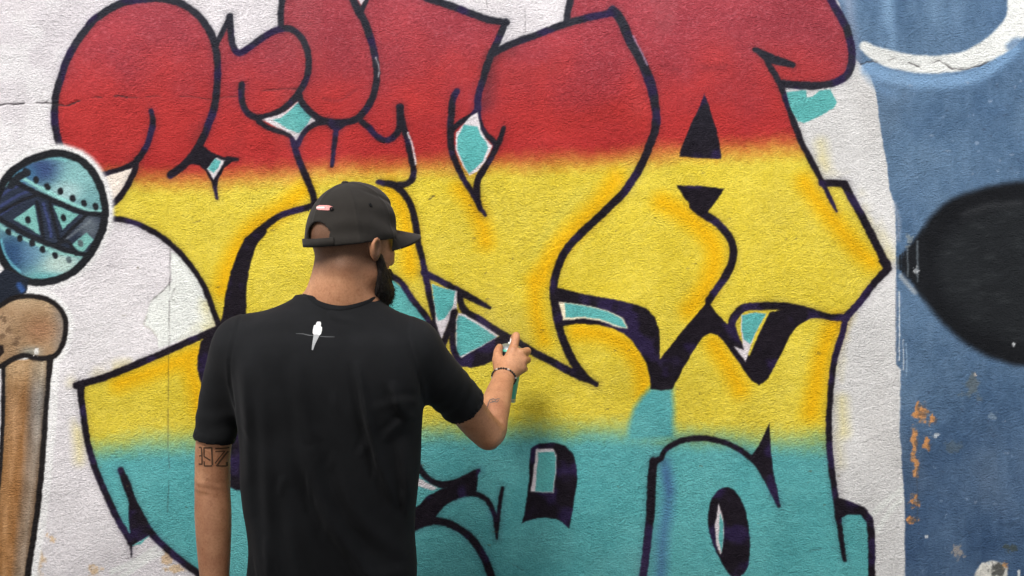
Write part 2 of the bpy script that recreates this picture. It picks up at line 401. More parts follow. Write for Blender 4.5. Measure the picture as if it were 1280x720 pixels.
ink([(74,181),(70,165),(68,148),(69,125),(75,100),(84,74),(99,47),(121,22),(150,5),(180,-1),(206,-1),(229,6),(249,21),(262,39),(269,58),(272,80),(271,110),(266,140),(257,165),(246,186),(232,204),(213,219)], 8.5)
blk([(250,178),(264,190),(284,198),(297,199),(289,203),(280,210),(274,222),(270,235),(263,226),(257,214),(249,207),(240,205),(230,208),(238,195)])
ink([(268,226,7),(269,236,5),(271,248,3)]); ink([(285,199,6),(297,199.5,4)])
accent([(270,197),(281,201),(276,209),(267,224),(259,211),(264,204)], WH); accent([(269,198),(276,201),(273,209),(267,216),(260,211),(264,204)], TL)
ink([(189,138,5),(191,152,7),(188,168,7),(184,181,7),(176,195,7),(166,205,7),(150,212,7),(130,218,6)])
accent([(131,221),(165,210),(160,228),(141,252),(137,240)], (238,226,214))
ink([(171,199,7),(168,214,7),(160,231,7),(150,246,7),(140,256,6)])
ink([(136,273),(152,274),(172,280),(192,290),(211,303),(226,317),(241,336),(253,354),(261,373),(268,392),(274,408)], 6.5)
ink([(276,410),(240,425),(200,443),(160,460),(130,472),(95,482)], 8); blk([(91,480),(104,474),(106,486),(93,486)])
ink([(100,480),(102,500),(106,530),(110,556),(118,583),(130,612),(145,645),(164,679)], 7.5)
ink([(164,676,3),(164,696,1.5)])
ink([(151,587,7),(158,605,9),(166,627,9),(178,650,9),(192,670,8),(210,688,8),(232,706,8),(250,719,8),(280,742,8),(315,775,8),(330,830,8),(345,925,8)])
blk([(161,626),(170,628),(178,648),(188,668),(176,676),(165,682),(161,660)]); accent([(166,682),(180,674),(186,670),(176,680)], TL)
blk([(330,280),(306,298),(295,320),(288,340),(283,362),(277,398),(271,411),(252,426),(247,445),(247,462),(251,477),(255,492),(255,505),(250,527),(243,545),(262,600),(296,613),(303,613),(303,420),(308,395),(308,362),(311,340),(316,320),(322,304),(334,290)])
ink([(312,300,8),(322,290,8),(340,276,7.5),(356,267,7.5),(374,262,7.5),(394,257,7)])
ink([(366,168),(367,178),(371,192),(378,211),(386,229),(391,243),(395,258)], 8)
# spike, small bulb
ink([(270,56,6),(279,38,6),(287,20,6)]); ink([(287,20),(288,34),(289,48),(293,61),(300,66),(311,60),(321,52),(336,42),(350,36),(362,36),(372,42),(380,52),(385,66),(386,82),(383,98),(376,112),(365,127),(350,139),(336,145),(322,147),(312,143),(305,134),(302,120),(302,106)], 7.5)
ink([(321,147,6),(326,154,6),(340,162,6),(357,166,6),(366,172,7),(369,180,8)])
accent([(373,126),(384,138),(402,150),(391,155),(379,167),(371,176),(362,166),(344,158),(328,150),(350,143),(363,135)], WH)
accent([(373,128),(382,137),(391,143),(386,153),(374,167),(360,161),(341,150),(352,147),(356,143),(364,137)], TL)
# tall middle bulb
ink([(362,-60),(354,-6),(351,15),(351,36)], 7.5)
ink([(432,-20,9),(441,-2,9),(447,12,9),(456,28,9),(463,48,8.5),(469,70,8),(471,92,8),(469,110,8),(463,128,8),(455,140,8),(445,149,8),(430,153,8),(412,152,8),(400,149,8),(388,140,8),(378,129,8),(373,117,7)])
ink([(466,-30,6),(459,-3,6),(452,14,5)]); accent([(444,-20),(460,-20),(457,-2),(452,6),(448,0)], WH)
ink([(372,181,6),(380,166,6),(392,156,6),(410,152,6)]); ink([(410,153,6),(420,160,7),(432,153,6)]); ink([(421,158,6),(418,178,6),(416,195,5),(415,207,4)])
ink([(452,152,7),(462,160,7),(470,169,7),(480,175,7),(490,173,7),(498,164,7),(500,150,8),(500,134,8)])
ink([(500,134,9),(503,152,7),(509,174,7),(513,194,7),(517,210,7),(516,222,7),(509,229,7),(494,231,7),(473,228,6)])
stroke([(510,166),(516,184),(520,205)], 2.2, WH, ACC, a=.85)
ink([(478,229,6),(491,231,8),(503,240,8),(512,253,8),(517,268,8),(520,285,8),(523,305,7),(528,325,7),(532,345,7),(536,365,7),(541,388,7),(548,418,6)])
ink([(490,-30),(530,-4),(560,6),(590,17),(612,25),(633,28)], 8.5); ink([(632,27),(625,45),(615,66),(608,85),(602,105),(598,120),(597,137)], 8)
stroke([(470,72),(474,84),(473,96)], 1.8, WH, a=.6)
ink([(571,114,7),(566,125,8),(564,145,8),(563,165,8),(564,182,7.5),(567,196,7.5),(573,211,7),(582,228,6.5),(590,241,6),(598,256,5),(607,269,3.5)])
ink([(566,161,6),(576,153,6),(590,144,6),(598,136,6)])
ink([(597,134,7),(599,152,7),(605,166,7),(614,174,7),(620,181,7)]); ink([(630,160,5),(626,172,6),(620,184,7),(614,196,7),(605,211,8),(598,223,8),(596,240,8),(599,258,6),(602,264,4)])
accent([(570,166),(590,144),(597,141),(601,164),(608,175),(615,182),(607,200),(597,214),(587,219),(578,207),(570,188)], WH)
accent([(572,170),(580,156),(597,158),(600,168),(607,177),(610,184),(603,201),(594,211),(586,217),(579,205),(572,187)], TL)
# second big letter: roof, long S edge down to the pointed foot
ink([(614,68),(640,55),(672,43),(706,30),(740,21),(770,14)], 8); ink([(713,-40),(714,-6),(710,12),(708,28)], 7.5)
ink([(766,12,10),(776,24,11),(785,45,11),(797,68,11),(808,90,11),(815,112,11),(819,132,10),(820,150,10),(818,165,9.5),(812,182,9),(804,201,9),(794,220,9),(780,240,9),(764,256,9),(745,275,9),(725,293,9),(711,308,9),(701,325,9),(695,342,9),(692,360,9),(694,385,9),(700,412,9),(710,440,9.5),(722,460,9),(734,473,7),(746,482,4)])
stroke([(792,45),(800,62),(809,81)], 2, (190,150,180), a=.6)
ink([(746,480,5),(725,470,10),(708,462,9),(690,452,8.5),(670,442,8.5),(648,428,8.5),(632,420,8.5),(612,408,8.5),(595,397,8.5),(581,388,8.5),(576,378,8),(574,366,8)])
ink([(530,341,8),(550,351,8),(570,362,8),(590,373,8),(603,380,6),(612,385,4)])
accent([(540,356),(571,364),(571,385),(560,405),(552,428),(545,402)], WH); accent([(540,356),(569,364),(566,383),(556,398),(548,401),(545,395)], TL)
accent([(573,391),(581,393),(624,420),(604,434),(574,450),(569,446),(569,400)], WH); accent([(573,394),(580,395),(620,421),(600,434),(575,446),(571,440),(571,402)], TL)
ink([(569,390,7),(563,407,7),(556,426,7),(551,438,6)]); ink([(567,390,6),(566,412,7),(566,430,7),(569,443,7),(578,455,7)])
blk([(572,450),(600,434),(622,421),(646,418),(640,440),(622,448),(606,456),(590,460),(578,458)])
accent([(462,338),(485,346),(500,357),(515,376),(529,394),(537,408),(500,424),(456,392)], TL)
ink([(470,341,6),(484,342,7),(493,347,7),(503,355,7),(515,373,7),(528,390,7),(541,409,7),(553,432,6)])
# A: counter, bow tie, leg
blk([(880,117),(885,128),(890,145),(896,162),(902,194),(901,199),(875,198),(849,196),(851,185),(861,161),(872,138)])
blk([(845,231),(875,232),(905,236),(896,250),(886,264),(882,272),(868,262),(855,247)])
ink([(866,258,8),(879,267,10),(893,276,9),(905,287,9),(914,301,9),(917,316,9),(914,331,9),(907,345,9),(897,360,8),(886,376,8)])
ink([(980,-60),(1030,-14),(1037,-3),(1046,13),(1056,30),(1062,48),(1065,68),(1063,85),(1055,97),(1040,104),(1020,107),(1000,107),(978,105)], 9)
ink([(944,62,6),(957,70,10),(972,76,10),(991,81,7)]); ink([(958,76,5),(963,84,7),(971,97,7),(979,115,7),(986,135,7),(993,155,7.5),(1003,180,7),(1012,197,7),(1020,213,6.5),(1028,228,6),(1034,241,5),(1040,253,4.5),(1046,264,3)])
ink([(1028,229,8),(1045,229,8),(1056,230,8)]); ink([(1055,230),(1060,240),(1070,258),(1082,280),(1095,305),(1109,331)], 9); blk([(1098,326),(1106,323),(1114,335),(1106,346),(1096,348),(1104,336)])
ink([(1110,336),(1090,357),(1075,377),(1056,398)], 8.5); ink([(1058,397,8),(1045,397,8),(1030,395,8),(1010,389,9),(990,384,9),(970,382,9),(945,383,9),(930,385,9),(920,393,9),(915,405,9),(918,420,9),(925,433,8),(935,453,8)])
ink([(1057,396),(1053,415),(1047,435),(1042,455),(1039,480),(1037,510),(1036,540),(1038,575),(1043,610),(1048,650)], 7)
accent([(983,115),(1008,113),(1009,122),(1016,121),(1025,113),(1038,112),(1046,128),(1041,136),(1025,145),(1005,154),(998,152),(988,135)], TL)
# V and N joints with their windows
blk([(690,358),(700,360),(722,366),(760,373),(790,379),(808,385),(818,396),(824,412),(825,432),(825,449),(840,430),(858,408),(875,388),(884,376),(897,392),(912,408),(922,424),(936,446),(952,410),(962,390),(990,384),(1012,389),(1032,396),(1012,399),(998,406),(988,418),(980,435),(970,455),(961,473),(949,482),(939,476),(930,463),(920,448),(907,430),(897,419),(888,416),(878,422),(866,440),(852,464),(841,486),(827,488),(813,486),(812,470),(808,455),(800,440),(790,426),(778,416),(765,410),(745,406),(720,405),(700,408),(694,390)])
accent([(698,377),(712,379),(735,382),(760,388),(778,397),(785,411),(770,408),(750,401),(730,398),(704,400)], (238,226,196)); accent([(706,379),(735,383),(760,389),(777,398),(783,410),(770,406),(750,399),(730,396),(707,397)], TL)
accent([(927,394),(945,391),(957,392),(950,405),(943,420),(938,434),(932,452),(921,438),(918,433),(930,438),(926,411)], WH); accent([(928,394),(945,391),(957,392),(950,405),(942,421),(938,430),(930,425),(927,410)], TL)
# lower row
ink([(516,566,7),(522,580,7),(530,593,7),(541,602,7),(556,606,8),(575,601,8),(590,593,7),(598,588,4)])
blk([(560,604),(580,599),(598,587),(597,604),(595,617),(575,616),(558,616)]); accent([(522,596),(534,604),(548,610),(540,613),(522,607)], WH)
blk([(512,640),(523,632),(535,620),(550,612),(575,606),(596,612),(575,619),(560,628),(548,638),(541,648),(540,656),(512,660)])
ink([(540,648,6),(550,634,6),(563,624,6),(580,618,6),(596,618,6),(608,625,6),(616,638,6),(620,655,5),(621,672,2.5)]); ink([(628,610,4),(625,630,5),(622,655,4),(621,673,2.5)])
ink([(505,668),(518,659),(530,654),(545,651),(562,655),(580,665),(595,680),(605,697),(612,714),(617,740),(618,790),(600,840)], 9)
blk([(663,560),(675,554),(692,553),(706,557),(717,568),(721,582),(722,600),(718,625),(714,650),(711,661),(703,654),(695,649),(680,647),(665,649),(652,654),(656,640),(661,600)], curve=0)
accent([(670,561),(692,561),(696,570),(695,590),(692,616),(663,614),(667,590)], WH); accent([(673,565),(693,565),(695,572),(694,590),(691,615),(669,614),(671,590)], TL)
ink([(817,576,9),(815,600,10),(813,640,10),(809,680,9.5),(804,722,9),(800,800,9),(806,880,9)]); ink([(816,578,8),(826,573,6),(832,563,6),(849,552,6.5),(870,548,6.5),(890,549,6.5),(910,555,6.5),(926,563,6.5),(940,574,6.5),(951,587,6.5),(962,606,6.5),(974,633,4)])
blk([(962,529),(964,560),(967,590),(972,612),(976,634),(962,612),(949,590),(937,573),(948,558)])
blk([(902,610),(912,609),(922,617),(930,632),(935,652),(938,680),(936,705),(930,717),(920,723),(910,716),(898,696),(888,672),(885,650),(887,630),(893,618)], curve=4)
accent([(898,630),(903,645),(905,665),(903,685),(901,695),(895,680),(894,655)], WH); accent([(900,642),(904,655),(904,675),(902,690),(898,675),(899,655)], TL)
blk([(1045,621),(1065,627),(1081,634),(1091,647),(1094,665),(1094,880),(1085,880),(1085,670),(1083,653),(1075,643),(1060,643),(1050,648),(1046,654)]); ink([(1048,648,6),(1052,675,6),(1056,700,5)])
ink([(345,925),(600,905),(806,915),(1090,880)], 8)

# --- painted rattle and the bony arm that holds it
EGG = [(-6,262),(0,237),(12,218),(30,204),(50,195),(72,191),(92,196),(108,206),(120,222),(128,242),(131,263),(128,286),(118,309),(104,328),(88,342),(70,350),(50,353),(30,350),(15,340),(3,325),(-5,300)]
EP = crom(EGG, 5, True); stroke(np.vstack([EP, EP[:1]]), 23, (226,225,225), WHITE, soft=4, raw=True)
poly(EGG, (112,160,164), MAR, curve=5)
def egg(pts, wd, col, a=1, soft=1.2): stroke(pts, wd, col, MAR, a=a, soft=soft)
s = win(-10,185,135,360)
def soft_blob(x, y, rx, ry, col, a):
    q = np.hypot((X-x)/rx, (Y-y)/ry); m_ = (K == MAR); al = a*sstep(1.0, .15, q)*m_
    ss = win(x-rx, y-ry, x+rx, y+ry); lay(ss, al[ss], col)
soft_blob(48,212,44,30,(50,66,112),.9); soft_blob(28,218,30,24,(70,130,160),.6); soft_blob(98,222,38,34,(136,184,184),.7); soft_blob(82,240,30,20,(190,214,214),.6)
soft_blob(14,318,40,44,(44,74,112),.95); soft_blob(76,330,40,24,(196,214,204),.8); soft_blob(40,318,26,24,(104,140,175),.5); soft_blob(60,347,40,10,(96,170,172),.6); soft_blob(118,285,26,34,(92,104,112),.9)
egg([(1,300),(8,322),(24,340)], 4, (110,185,200), .8, 2); egg([(34,204),(58,197),(82,200)], 3, (120,190,190), .7, 2)
egg([(26,221),(48,233),(78,249),(108,262),(126,264)], 4, (150,212,205), .9, 1.6); egg([(-4,280),(16,292),(40,303),(70,315),(100,321)], 4, (140,196,190), .9, 1.6)
DK = (30,32,38)
poly([(-8,240),(22,226),(60,244),(104,264),(130,268),(128,290),(112,314),(92,316),(55,304),(25,290),(-8,270)], (42,50,66), MAR)
for p in ([(0,258),(20,246),(42,236)], [(0,268),(22,254),(46,242)], [(54,254),(60,276),(64,296)], [(-4,248),(14,236),(30,230)]): egg(p, 3.5, (58,68,112), .9, 1.4)
for p in ([(86,290),(98,279),(106,271)], [(80,300),(94,290),(112,276)]): egg(p, 3, (108,116,124), .8, 1.4)
soft_blob(112,284,22,26,(120,130,136),.65)
for t in ([(17,274),(43,256),(50,294)], [(66,256),(98,268),(78,287)], [(88,306),(108,291),(117,300),(102,317)]): poly(t, (122,182,176), MAR)
egg([(10,222),(35,236),(70,252),(105,266),(130,268)], 6.5, DK); egg([(-6,270),(25,289),(55,303),(90,315),(108,318)], 6.5, DK)
for p in ([(-2,266),(24,252),(47,243)], [(46,252),(51,276),(54,300)], [(62,254),(68,280),(74,302)], [(74,302),(90,286),(108,268)], [(70,306),(84,302),(96,318)]): egg(p, 4.5, DK)
for (x, y) in ((32,215),(45,225),(59,233),(75,239),(91,248),(105,254),(119,258),(11,290),(25,298),(40,304),(53,312),(69,319),(86,325),(35,275),(79,272),(100,304)):
    stroke([(x-.3,y-1),(x+.3,y+1)], 7, DK if (x, y) not in ((86,325),(100,304)) else (90,106,110), MAR)
stroke(np.vstack([EP, EP[:1]]), 9.5, (28,30,34), MAR, raw=True); stroke([(14,232),(22,222),(34,216)], 9, (34,38,44), MAR)
KN = [(-20,392),(0,382),(16,373),(36,370),(58,374),(73,384),(81,398),(82,412),(78,430),(68,445),(46,448),(30,444),(14,450),(0,458),(-20,462)]
ARM = [(4,452),(62,446),(60,480),(57,520),(54,560),(50,610),(44,660),(36,710),(22,800),(8,900),(-20,980),(-40,980),(-14,700),(0,600),(4,520)]
stroke(crom(KN, 4)[8:], 20, (236,235,234), WHITE, soft=2.5, raw=True); stroke([(66,450),(63,520),(58,580),(50,650),(38,730)], 16, (236,235,234), WHITE, soft=2.5)
poly([(6,336),(36,349),(33,366),(18,372),(8,376),(2,396),(-14,396),(-8,350)], (30,36,48), MAR); stroke([(24,357),(28,362)], 7, (52,84,140), MAR, soft=2.5)
def c_arm(s):
    x, y = X[s], Y[s]; l = np.interp(y, [450,720,980], [4,-10,-40]); r = np.interp(y, [450,560,720,980], [62,54,34,-20]); t = (x-l)/(r-l)
    k = np.array([(64,60,58),(142,108,74),(164,126,88),(146,108,72),(128,116,106),(150,146,140),(80,70,62)], float)
    o = np.stack([np.interp(t, [0,.12,.3,.52,.68,.84,1], k[:, i]) for i in range(3)], -1)
    lowf = sstep(470, 640, y)[..., None]; o = o*(1-lowf*.22) + np.array((150,98,48))*lowf*.3
    hi = sstep(500, 455, y)[..., None]; o = o*(1-hi*.5) + np.array((196,166,122))*hi*.5
    return o + (fbm(x*3, y*.7, 18, 33, 3)[..., None]-.5)*46
poly(ARM, c_arm, BONE)
def c_kn(s):
    x, y = X[s], Y[s]; n = fbm(x, y, 14, 35, 4)[..., None]
    o = np.array((168,138,106)) + (n-.5)*46 + np.zeros(x.shape+(3,))
    g = sstep(58, 80, x)[..., None]; o = o*(1-g*.7) + np.array((130,127,124))*g*.7
    h_ = sstep(26, 0, np.hypot((x-50)/1.3, (y-412)))[..., None]; o = o*(1-h_*.6) + np.array((150,102,72))*h_*.6
    t_ = sstep(392, 374, y)[..., None]; o = o*(1-t_*.5) + np.array((190,168,134))*t_*.5
    u = sstep(12, 0, np.hypot((x-38)/2, (y-440)))[..., None]; return o*(1-u*.6) + np.array((128,142,142))*u*.6
poly(KN, c_kn, BONE, curve=4)
stroke(crom(KN, 4)[4:56], 6.5, (28,24,24), BONE, raw=True)
stroke([(62,448,9),(60,480,6),(57,520,6),(54,560,7),(50,610,7),(44,660,7),(36,710,8),(22,800,8)], 6, (28,24,24), BONE)
stroke([(4,458,5),(4,500,5),(2,560,5),(-2,610,5)], 5, (28,26,28), BONE)
for (x, y, r_) in ((6,398,5),(11,412,4),(20,427,6),(3,420,4)): stain(x, y, r_*.8, r_, (104,80,60), .6, 300+x)
poly([(-10,430),(4,432),(5,440),(0,446),(-10,450)], (36,26,24), BONE); stain(45,440,3,4,(226,224,220),.9,310)

# --- cracks, joints and dirt
def crack(pts, wd, a, dep):
    P = []
    for i in range(len(pts)-1):
        for t in np.linspace(0, 1, 5)[:-1]:
            P.append((pts[i][0]+(pts[i+1][0]-pts[i][0])*t, pts[i][1]+(pts[i+1][1]-pts[i][1])*t + random.uniform(-.8, .8), wd*random.uniform(.5, 1.3)))
    P.append((*pts[-1], wd)); Q = np.array(P)
    s = win(Q[:, 0].min()-6, Q[:, 1].min()-6, Q[:, 0].max()+6, Q[:, 1].max()+6)
    d = seg_dist(X[s], Y[s], Q, Q[:, 2]/2); br = sstep(.3, .5, noise2(X[s], Y[s], 14, 41))
    lay(s, a*(1-sstep(-.7, .9, d))*br, (48,44,46)); HGT[s] -= dep*(1-sstep(-.5, 2.2, d))*br
crack([(-200,134),(-60,130),(0,131),(35,129),(58,128),(72,131),(86,132),(98,126),(110,122)], 1.7, .8, 1.6)
crack([(110,122),(148,120),(158,122)], 2, .7, 1.6); crack([(158,122),(215,119),(262,124),(300,119),(330,113),(380,110)], 1.2, .4, 1)
crack([(1076,80),(1086,77),(1104,77),(1120,72),(1135,78),(1150,84),(1160,80),(1175,76),(1190,86),(1205,87),(1225,82),(1246,72)], 1.5, .75, 1.5)
crack([(213,300),(211,400),(210,560),(212,585),(209,640)], 1.2, .35, .8); crack([(608,0),(612,30)], 1.2, .3, .6); crack([(656,0),(657,40)], 1.2, .3, .5)
crack([(1005,690),(1040,684),(1060,696)], 1.2, .3, .8); crack([(640,705),(668,720)], 1.2, .3, .8); crack([(232,280),(250,276)], 1.4, .5, .8); crack([(536,249),(543,245)], 1.6, .6, 1)
for i in range(70):
    x, y = random.uniform(100, 1060), random.uniform(200, 720)
    stain(x, y, random.uniform(1.2, 3.2), random.uniform(.7, 1.6), (90,84,60), .4, 400+i)
dirt = sstep(.60, .85, fbm(X, Y*.6, 90, 43, 4))[..., None]*.10
C[:] = C*(1-dirt) + np.array((150,142,136))*dirt
C[:] = np.clip(C*(1 + (fbm(X, Y, 110, 45, 4)[..., None]-.5)*.10), 4, 246)
# trowel relief, in millimetres; a shallow joint where the blue bay starts
HGT += (fbm(X, Y, 120, 51, 3)-.5)*5 + (fbm(X, Y*1.3, 26, 53, 3)-.5)*2.2 + (fbm(X, Y, 8, 55, 2)-.5)*.7
HGT -= 1.4*np.exp(-((X-1124)/2.2)**2)*sstep(230, 270, Y)

for i in range(70):
    x, y, a_ = random.uniform(-60, 1340), random.uniform(-60, 800), random.uniform(-.6, .6); L_ = random.uniform(14, 46); cv = random.uniform(-.35, .35)
    P_ = np.array([(x + math.cos(a_)*L_*t, y + math.sin(a_)*L_*t + cv*L_*t*t, .5) for t in np.linspace(-1, 1, 7)]); s = win(P_[:, 0].min()-9, P_[:, 1].min()-9, P_[:, 0].max()+9, P_[:, 1].max()+9)
    d = seg_dist(X[s], Y[s], P_); HGT[s] += random.choice((.9, .9, -.8))*np.exp(-(d/random.uniform(1.4, 3))**2)*sstep(.3, .6, noise2(X[s], Y[s], 11, 61))
WX = (X-640)/U; WZ = np.maximum(CAM_Z-(Y-360)/U, 0.0); WYY = WALL_Y - HGT*.001
POS = np.stack([WX, WYY, WZ], -1).reshape(-1, 3)
du = np.gradient(WYY, axis=1)/np.gradient(WX, axis=1); dv = np.gradient(WYY, axis=0)/np.minimum(np.gradient(WZ, axis=0), -1e-6)
NRM = np.stack([du, -np.ones_like(du), dv], -1); NRM /= np.linalg.norm(NRM, axis=-1, keepdims=True); NRM = NRM.reshape(-1, 3)
RGB = lin(C).reshape(-1, 3); RGBA = np.hstack([RGB, np.ones((len(RGB), 1))]).astype(np.float32)
idx = np.arange(H*W).reshape(H, W)
Q = np.stack([idx[1:, :-1], idx[1:, 1:], idx[:-1, 1:], idx[:-1, :-1]], -1).reshape(-1, 4)
KQ = K[:-1, :-1].ravel()

wall = empty('graffiti_wall', (0, WALL_Y, 0))
tag(wall, 'rough rendered wall covered in red, yellow and teal graffiti lettering', 'wall')
def wall_part(name, k, label=None):
    F = Q[KQ == k]
    if len(F) == 0: return None
    u, inv = np.unique(F, return_inverse=True)
    V = POS[u] - np.array([0, WALL_Y, 0])
    me = np_mesh(name, V, inv.reshape(F.shape))
    a = me.color_attributes.new('paint', 'FLOAT_COLOR', 'POINT'); a.data.foreach_set('color', RGBA[u].ravel())
    me.normals_split_custom_set_from_vertices(NRM[u].astype(np.float32))
    o = link(name, me, M_WALL, wall)
    if label: o['label'] = label
    return o
for nm, k, lb in (('white_paint', WHITE, 'lavender white base coat around the lettering'), ('red_fill', RED, 'faded red upper band of the lettering'), ('yellow_fill', YEL, 'yellow middle band of the lettering'),
    ('teal_fill', TEAL, 'teal lower band of the lettering'), ('black_outline', OUTL, 'black and purple sprayed outline'), ('teal_accent', ACC, 'teal and white patches between the letters'), ('painted_rattle', MAR, 'painted blue patterned rattle'),
    ('painted_bone', BONE, 'painted brown bone arm'), ('blue_paint', BLUE, 'dusty blue painted bay'), ('black_oval', OVAL, 'painted black oval'), ('white_arc', ARC, 'white painted arc on blue')):
    wall_part(nm, k, lb)
x0, x1 = WX.min(), WX.max(); zt = WZ.max()
box('wall_core', (x0, .008, 0), (x1, .22, zt), M_CORE, wall); box('coping', (x0, -.03, zt+.001), (x1, .25, zt+.07), M_CORE, wall)

# ---------------------------------------------------------------- organic forms: distance fields -> surface nets
def smin(a, b, k):
    h = np.clip(.5 + .5*(b-a)/k, 0, 1); return b*(1-h) + a*h - k*h*(1-h)
def smax(a, b, k): return -smin(-a, -b, k)
def cone(p, a, b, ra, rb, flat=None):
    a = np.asarray(a, float); b = np.asarray(b, float); ab = b-a
    t = np.clip(((p-a) @ ab)/(ab @ ab), 0, 1); q = p - a - t[:, None]*ab
    if flat is not None:                            # (direction, factor): thinner along that direction
        dv_ = np.asarray(flat[0], float); dv_ = dv_/np.linalg.norm(dv_); q = q + (q @ dv_)[:, None]*dv_*(flat[1]-1)
    return np.sqrt((q*q).sum(1)) - (ra + (rb-ra)*t)
def chain(p, pts, rad, k):
    Q_ = crom(np.array([(*a_, r_) for a_, r_ in zip(pts, rad)]), 4 if k > .01 else 2); d = None
    for i in range(len(Q_)-1):
        e = cone(p, Q_[i, :3], Q_[i+1, :3], Q_[i, 3], Q_[i+1, 3]); d = e if d is None else np.minimum(d, e)
    return d
def ell(p, c, r):
    r = np.asarray(r, float); q = p - np.asarray(c, float)
    k0 = np.sqrt(((q/r)**2).sum(1)); k1 = np.sqrt(((q/r**2)**2).sum(1)) + 1e-9
    return k0*(k0-1)/k1
def loft(p, tab, n=2.3):
    """tab rows: z, cx, cy, half width, half depth (z rising)"""
    T = np.asarray(tab, float); z = p[:, 2]
    cx, cy_, a, b_ = (np.interp(z, T[:, 0], T[:, i]) for i in range(1, 5))
    x = p[:, 0]-cx; y = p[:, 1]-cy_
    q = ((np.abs(x)/a)**n + (np.abs(y)/b_)**n)**(1/n) + 1e-6
    d = np.hypot(x, y)*(1 - 1/q) * .9
    return np.maximum(d, np.maximum(T[0, 0]-z, z-T[-1, 0]))
def smooth_tab(rows, n=6):
    T = crom(rows, n); return T[np.argsort(T[:, 0])]

def sdf_mesh(name, f, lo, hi, h, margin=2.0):
    lo = np.asarray(lo, float); B = 8
    nb = np.ceil((np.asarray(hi)-lo)/(h*B)).astype(int); n = nb*B
    g = np.stack(np.meshgrid(*[np.arange(k) for k in nb], indexing='ij'), -1).reshape(-1, 3)
    cd = f(lo + (g*B + (B-1)/2)*h)
    V = np.repeat(np.repeat(np.repeat(cd.reshape(nb), B, 0), B, 1), B, 2).astype(np.float32)
    act = g[np.abs(cd) < h*B*.87*margin]
    o = np.stack(np.meshgrid(*[np.arange(B)]*3, indexing='ij'), -1).reshape(-1, 3)
    for i in range(0, len(act), 400):
        ii = (act[i:i+400, None]*B + o[None]).reshape(-1, 3)
        V[ii[:, 0], ii[:, 1], ii[:, 2]] = f(lo + ii*h)
    S = V < 0
    c8 = [(i, j, k) for i in (0, 1) for j in (0, 1) for k in (0, 1)]
    sub = lambda A, c: A[c[0]:n[0]-1+c[0], c[1]:n[1]-1+c[1], c[2]:n[2]-1+c[2]]
    any_ = np.zeros(n-1, bool); all_ = np.ones(n-1, bool)
    for c in c8: any_ |= sub(S, c); all_ &= sub(S, c)
    cell = np.argwhere(any_ & ~all_); acc = np.zeros((len(cell), 3)); cnt = np.zeros(len(cell))
    val = {c: V[cell[:, 0]+c[0], cell[:, 1]+c[1], cell[:, 2]+c[2]].astype(float) for c in c8}
    for c in c8:
        for ax in range(3):
            if c[ax]: continue
            e = list(c); e[ax] = 1; a, b_ = val[c], val[tuple(e)]
            m_ = (a < 0) != (b_ < 0); t = np.where(m_, a/np.where(a == b_, 1, a-b_), 0)
            q = np.array(c, float)[None].repeat(len(cell), 0); q[:, ax] += t
            acc += q*m_[:, None]; cnt += m_
    P = lo + (cell + acc/cnt[:, None])*h
    ID = np.full(n-1, -1, np.int32); ID[cell[:, 0], cell[:, 1], cell[:, 2]] = np.arange(len(cell))
    FF = []
    for ax in range(3):
        u, v = (ax+1) % 3, (ax+2) % 3
        s0 = [slice(None)]*3; s1 = [slice(None)]*3; s0[ax] = slice(0, -1); s1[ax] = slice(1, None)
        ch = S[tuple(s0)] != S[tuple(s1)]; e = np.argwhere(ch)
        e = e[(e[:, u] > 0) & (e[:, v] > 0) & (e[:, u] < n[u]-1) & (e[:, v] < n[v]-1)]
        ins = S[e[:, 0], e[:, 1], e[:, 2]]
        def cid(du_, dv2):
            q = e.copy(); q[:, u] -= du_; q[:, v] -= dv2; return ID[q[:, 0], q[:, 1], q[:, 2]]
        F = np.stack([cid(1, 1), cid(0, 1), cid(0, 0), cid(1, 0)], -1)
        F[~ins] = F[~ins][:, ::-1]; FF.append(F)
    F = np.concatenate(FF); F = F[(F >= 0).all(1)]
    return P, F, np_mesh(name, P, F)

def bvh(P, F): return BVHTree.FromPolygons(P.tolist(), F.tolist())
def onto(tree, x, z, dy, y0=1.5):
    r = tree.ray_cast(Vector((x, y0, z)), Vector((0, 1, 0)))
    return None if r[0] is None else (r[0].x, r[0].y - dy, r[0].z)
def ribbon(name, tree, lines, Yd, mat, parent, dy=.0012):
    """thin strokes laid on a surface; lines: lists of (px, py, width px) as seen at depth Yd"""
    V = []; F = []
    for ln in lines:
        L = np.array(ln, float); Q_ = []
        for i in range(len(L)-1):
            k = max(2, int(np.hypot(*(L[i+1]-L[i])[:2])/1.0))
            for t in np.linspace(0, 1, k, endpoint=(i == len(L)-2)): Q_.append(L[i] + (L[i+1]-L[i])*t)
        Q_ = np.array(Q_); T_ = np.gradient(Q_[:, :2], axis=0); T_ /= np.linalg.norm(T_, axis=1, keepdims=True)+1e-9
        prev = None
        for q, t in zip(Q_, T_):
            nrm = np.array((-t[1], t[0]))*q[2]/2; row = []
            for sgn in (-1, 0, 1):
                w_ = at(*(q[:2]+nrm*sgn), Yd); hit = onto(tree, w_[0], w_[2], dy); row.append(hit)
            if any(h_ is None for h_ in row): prev = None; continue
            i0 = len(V); V += row
            if prev is not None:
                F += [(prev, prev+1, i0+1, i0), (prev+1, prev+2, i0+2, i0+1)]
            prev = i0
    if not F: return None
    return link(name, np_mesh(name, np.array(V), np.array(F)), mat, parent)

